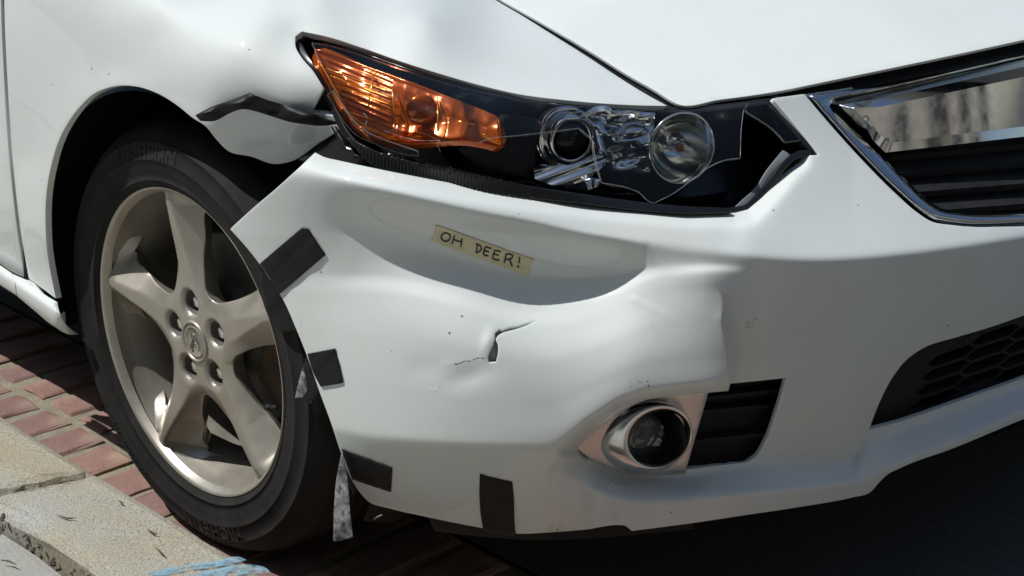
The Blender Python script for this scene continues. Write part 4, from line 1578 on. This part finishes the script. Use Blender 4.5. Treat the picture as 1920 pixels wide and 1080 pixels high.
tape([([(487, 495), (528, 460), (566, 428), (578, 430), (594, 455), (610, 478), (560, 520), (522, 552), (505, 522)], lift(), TAPEB),
      ([(486, 496), (505, 521), (524, 553), (550, 605), (556, 618), (540, 622), (525, 622), (510, 605), (496, 575), (489, 540)], hang(.014), TAPEB)],
     'black tape strip slanting up from the wheel arch edge, nearest the headlight', None, None)
tape([([(576, 664), (628, 654), (635, 685), (642, 718), (601, 725), (588, 700)], lift(), TAPEB),
      ([(575, 668), (588, 700), (603, 727), (582, 758), (568, 748), (562, 715)], hang(.012), TAPEB),
      ([(567, 690), (573, 712), (575, 733), (566, 745), (553, 747), (559, 720)], lambda px: at_s(px, -.034 + wob(px, .001, 9)), TAPEG)],
     'short black tape square at the middle of the wheel arch edge', None, None)
tape([([(640, 843), (690, 861), (735, 878), (732, 923), (695, 911), (660, 899), (650, 872)], lift(), TAPEB),
      ([(641, 846), (648, 880), (653, 920), (655, 950), (661, 1007), (645, 1012), (625, 1016), (626, 960), (630, 905), (637, 865)], lambda px: at_s(px, -.030 - .00006 * (px[:, 1] - 846) + wob(px, .0016, 15)), TAPEG),
      ([(642, 846), (660, 899), (668, 915), (662, 930), (652, 900), (648, 872)], hang(.01), TAPEB)],
     'black tape at the bumper\'s lower corner with grimy silver end hanging down', None, None)
tape([([(900, 890), (930, 898), (960, 905), (963, 940), (964, 975), (966, 1000), (968, 1007), (936, 1002), (906, 994), (901, 960), (899, 925)], lift(), TAPEB)],
     'black tape wrapped upright over the bumper\'s bottom edge', None, None)
fold = [(366, 216), (395, 201), (435, 187), (468, 174), (500, 188), (540, 199), (583, 211), (612, 224), (642, 231), (600, 236), (570, 233), (545, 229), (500, 215), (480, 209), (455, 205), (430, 213), (402, 227), (376, 227)]
def P_fold(px):
    cl = np.interp(px[:, 0], [366, 430, 468, 540, 583, 642], [220, 200, 190, 213, 222, 233])
    d = (px[:, 1] - cl) / 16.0
    cr = .0052 * np.sin(px[:, 0] / 31.0 + px[:, 1] / 13.0 + 1.1) + .0024 * np.sin(px[:, 0] / 15.0 - px[:, 1] / 8.0) + .001 * np.sin(px[:, 0] / 8.3 + px[:, 1] / 6.1)
    return at_s(px, TF(px) - .005 - .006 * np.exp(-d ** 2) + cr * np.exp(-(d / .9) ** 2))
tape([(fold, P_fold, TAPEB)], 'crumpled black tape across the fender\'s torn front tip', None, None, step=4)
panel_pts = [(608, 166), (648, 232), (625, 236), (585, 214)]

# masking tape note
nt_o = [(817, 422), (860, 437), (910, 455), (960, 473), (1001, 487), (995, 500), (992, 517), (950, 503), (900, 485), (850, 467), (808, 452), (815, 438)]
P2_, F2_, _ = flatmesh(nt_o, 5, (), (), 4, 25)
a, b, _n = finish(at_s(P2_, s_bump(P2_) - .0014 + wob(P2_, .00015, 11)), F2_, CAM_POS, .0003, .0006, 1)
note = tag(mesh_obj('masking_tape', a, b, MASK), 'cream masking tape on the bumper lettered OH DEER! in black', 'tape')
k_, ox_, oy_ = 240 / 1851.0, 780, 400
def Z(pts):
    return [(ox_ + x * k_, oy_ + y * k_) for x, y in pts]
strokes = [[(440, 285), (490, 315), (492, 360), (455, 403), (405, 402), (366, 365), (372, 318), (410, 288), (448, 286)],
           [(556, 318), (540, 385), (518, 448)], [(668, 362), (660, 420), (646, 490)], [(548, 380), (600, 402), (655, 412)],
           [(885, 450), (882, 510), (868, 572)], [(866, 436), (925, 470), (950, 505), (925, 545), (864, 572)],
           [(1090, 512), (1010, 486), (985, 540), (974, 592), (1000, 612), (1046, 612)], [(995, 545), (1058, 560)],
           [(1230, 558), (1140, 536), (1118, 600), (1106, 648), (1150, 672), (1210, 678)], [(1125, 588), (1200, 610)],
           [(1306, 592), (1290, 660), (1274, 722)], [(1306, 592), (1365, 592), (1402, 612), (1385, 650), (1340, 668), (1300, 668)], [(1355, 672), (1372, 720), (1392, 770)],
           [(1500, 632), (1494, 680), (1484, 722)], [(1466, 768), (1480, 772), (1490, 766)]]
ink = MB()
for i, st in enumerate(strokes):
    q = resample(Z(st), 2, False, 60)
    wpx = 4.0 if i == len(strokes) - 1 else 2.7
    o_ = ribbon(q, wpx)
    P = at_s(o_, s_bump(o_) - .0022)
    m_ = len(q)
    ink.add(P, [(j, j + 1, 2 * m_ - 2 - j, 2 * m_ - 1 - j) for j in range(m_ - 1)])
ink.build('lettering', INK, note)

# small plastic tags and threads left by the damage
def hair(pts, off, w, m_, label):
    q = resample(pts, 4, False)
    mb = MB().tube(at_s(q, s_bump(q) + off), w, 5)
    return tag(mb.build('plastic_shred', m_, None, True), label, 'shred')


hair([(716, 966), (708, 969), (702, 974)], .02, .0012, TAPEG, 'pale shred of plastic dangling below the bumper corner')

# scuffs, hairline cracks and smears on the torn skin
def stroke(name, pts, off, w, m_):
    q = resample(pts, 4, False)
    MB().tube(at_s(q, s_bump(q) + off), [w * random.uniform(.4, 1.2) for _ in q], 5).build(name, m_, bumper, True)


SCUFF = mat('scuffed_white', (.86, .88, .87), .7)
DARKC = mat('dark_hairline', (.12, .12, .11), .8)
for pts in ([(852, 682), (862, 681), (870, 677), (882, 677)], [(884, 676), (896, 671), (908, 672)]):
    stroke('crack', pts, .0002, .0006, DARKC)
for pts in ([(786, 744), (800, 731), (822, 723)], [(794, 738), (810, 728), (818, 735)], [(802, 741), (804, 726), (826, 730)], [(812, 720), (824, 726), (820, 738)], [(772, 690), (786, 680), (800, 677)], [(560, 560), (562, 590), (566, 612)]):
    stroke('scratch', pts, .00012, .00035, SCUFF)
for pts in ([(1216, 470), (1236, 506), (1256, 536)], [(1222, 470), (1244, 512), (1262, 540)], [(870, 690), (884, 716)], [(856, 686), (858, 716)], [(802, 745), (806, 772)]):
    stroke('scratch', pts, .00022, .0003, mat('faint_scratch', (.5, .53, .52), .7))


def smear_mat():
    m = rough_mat('tan_road_smear', [(.3, (.42, .36, .24)), (.7, (.30, .25, .17))], 200)
    v = coords(m, 1.0)
    f = ramp(m, noise(m, v, 260, 5, .7), [(.50, (0, 0, 0)), (.72, (.5, .5, .5))])
    tr, mx = N(m, 'ShaderNodeBsdfTransparent'), N(m, 'ShaderNodeMixShader')
    L(m, f, mx.inputs[0])
    L(m, tr.outputs[0], mx.inputs[1])
    L(m, pb(m).outputs[0], mx.inputs[2])
    L(m, mx.outputs[0], m.node_tree.nodes['Material Output'].inputs[0])
    return m


SMEAR = smear_mat()
for cx, cy_, a_, b_, r_ in ((1192, 716, 18, 9, -.4), (1408, 606, 16, 9, -.6), (1040, 992, 16, 6, 0), (1160, 905, 26, 5, .1)):
    panel('dirt_smear', ell(cx, cy_, a_, b_, r_, 20), P_bump(-.0004), SMEAR, bumper, 8, (), .0001, .0002)
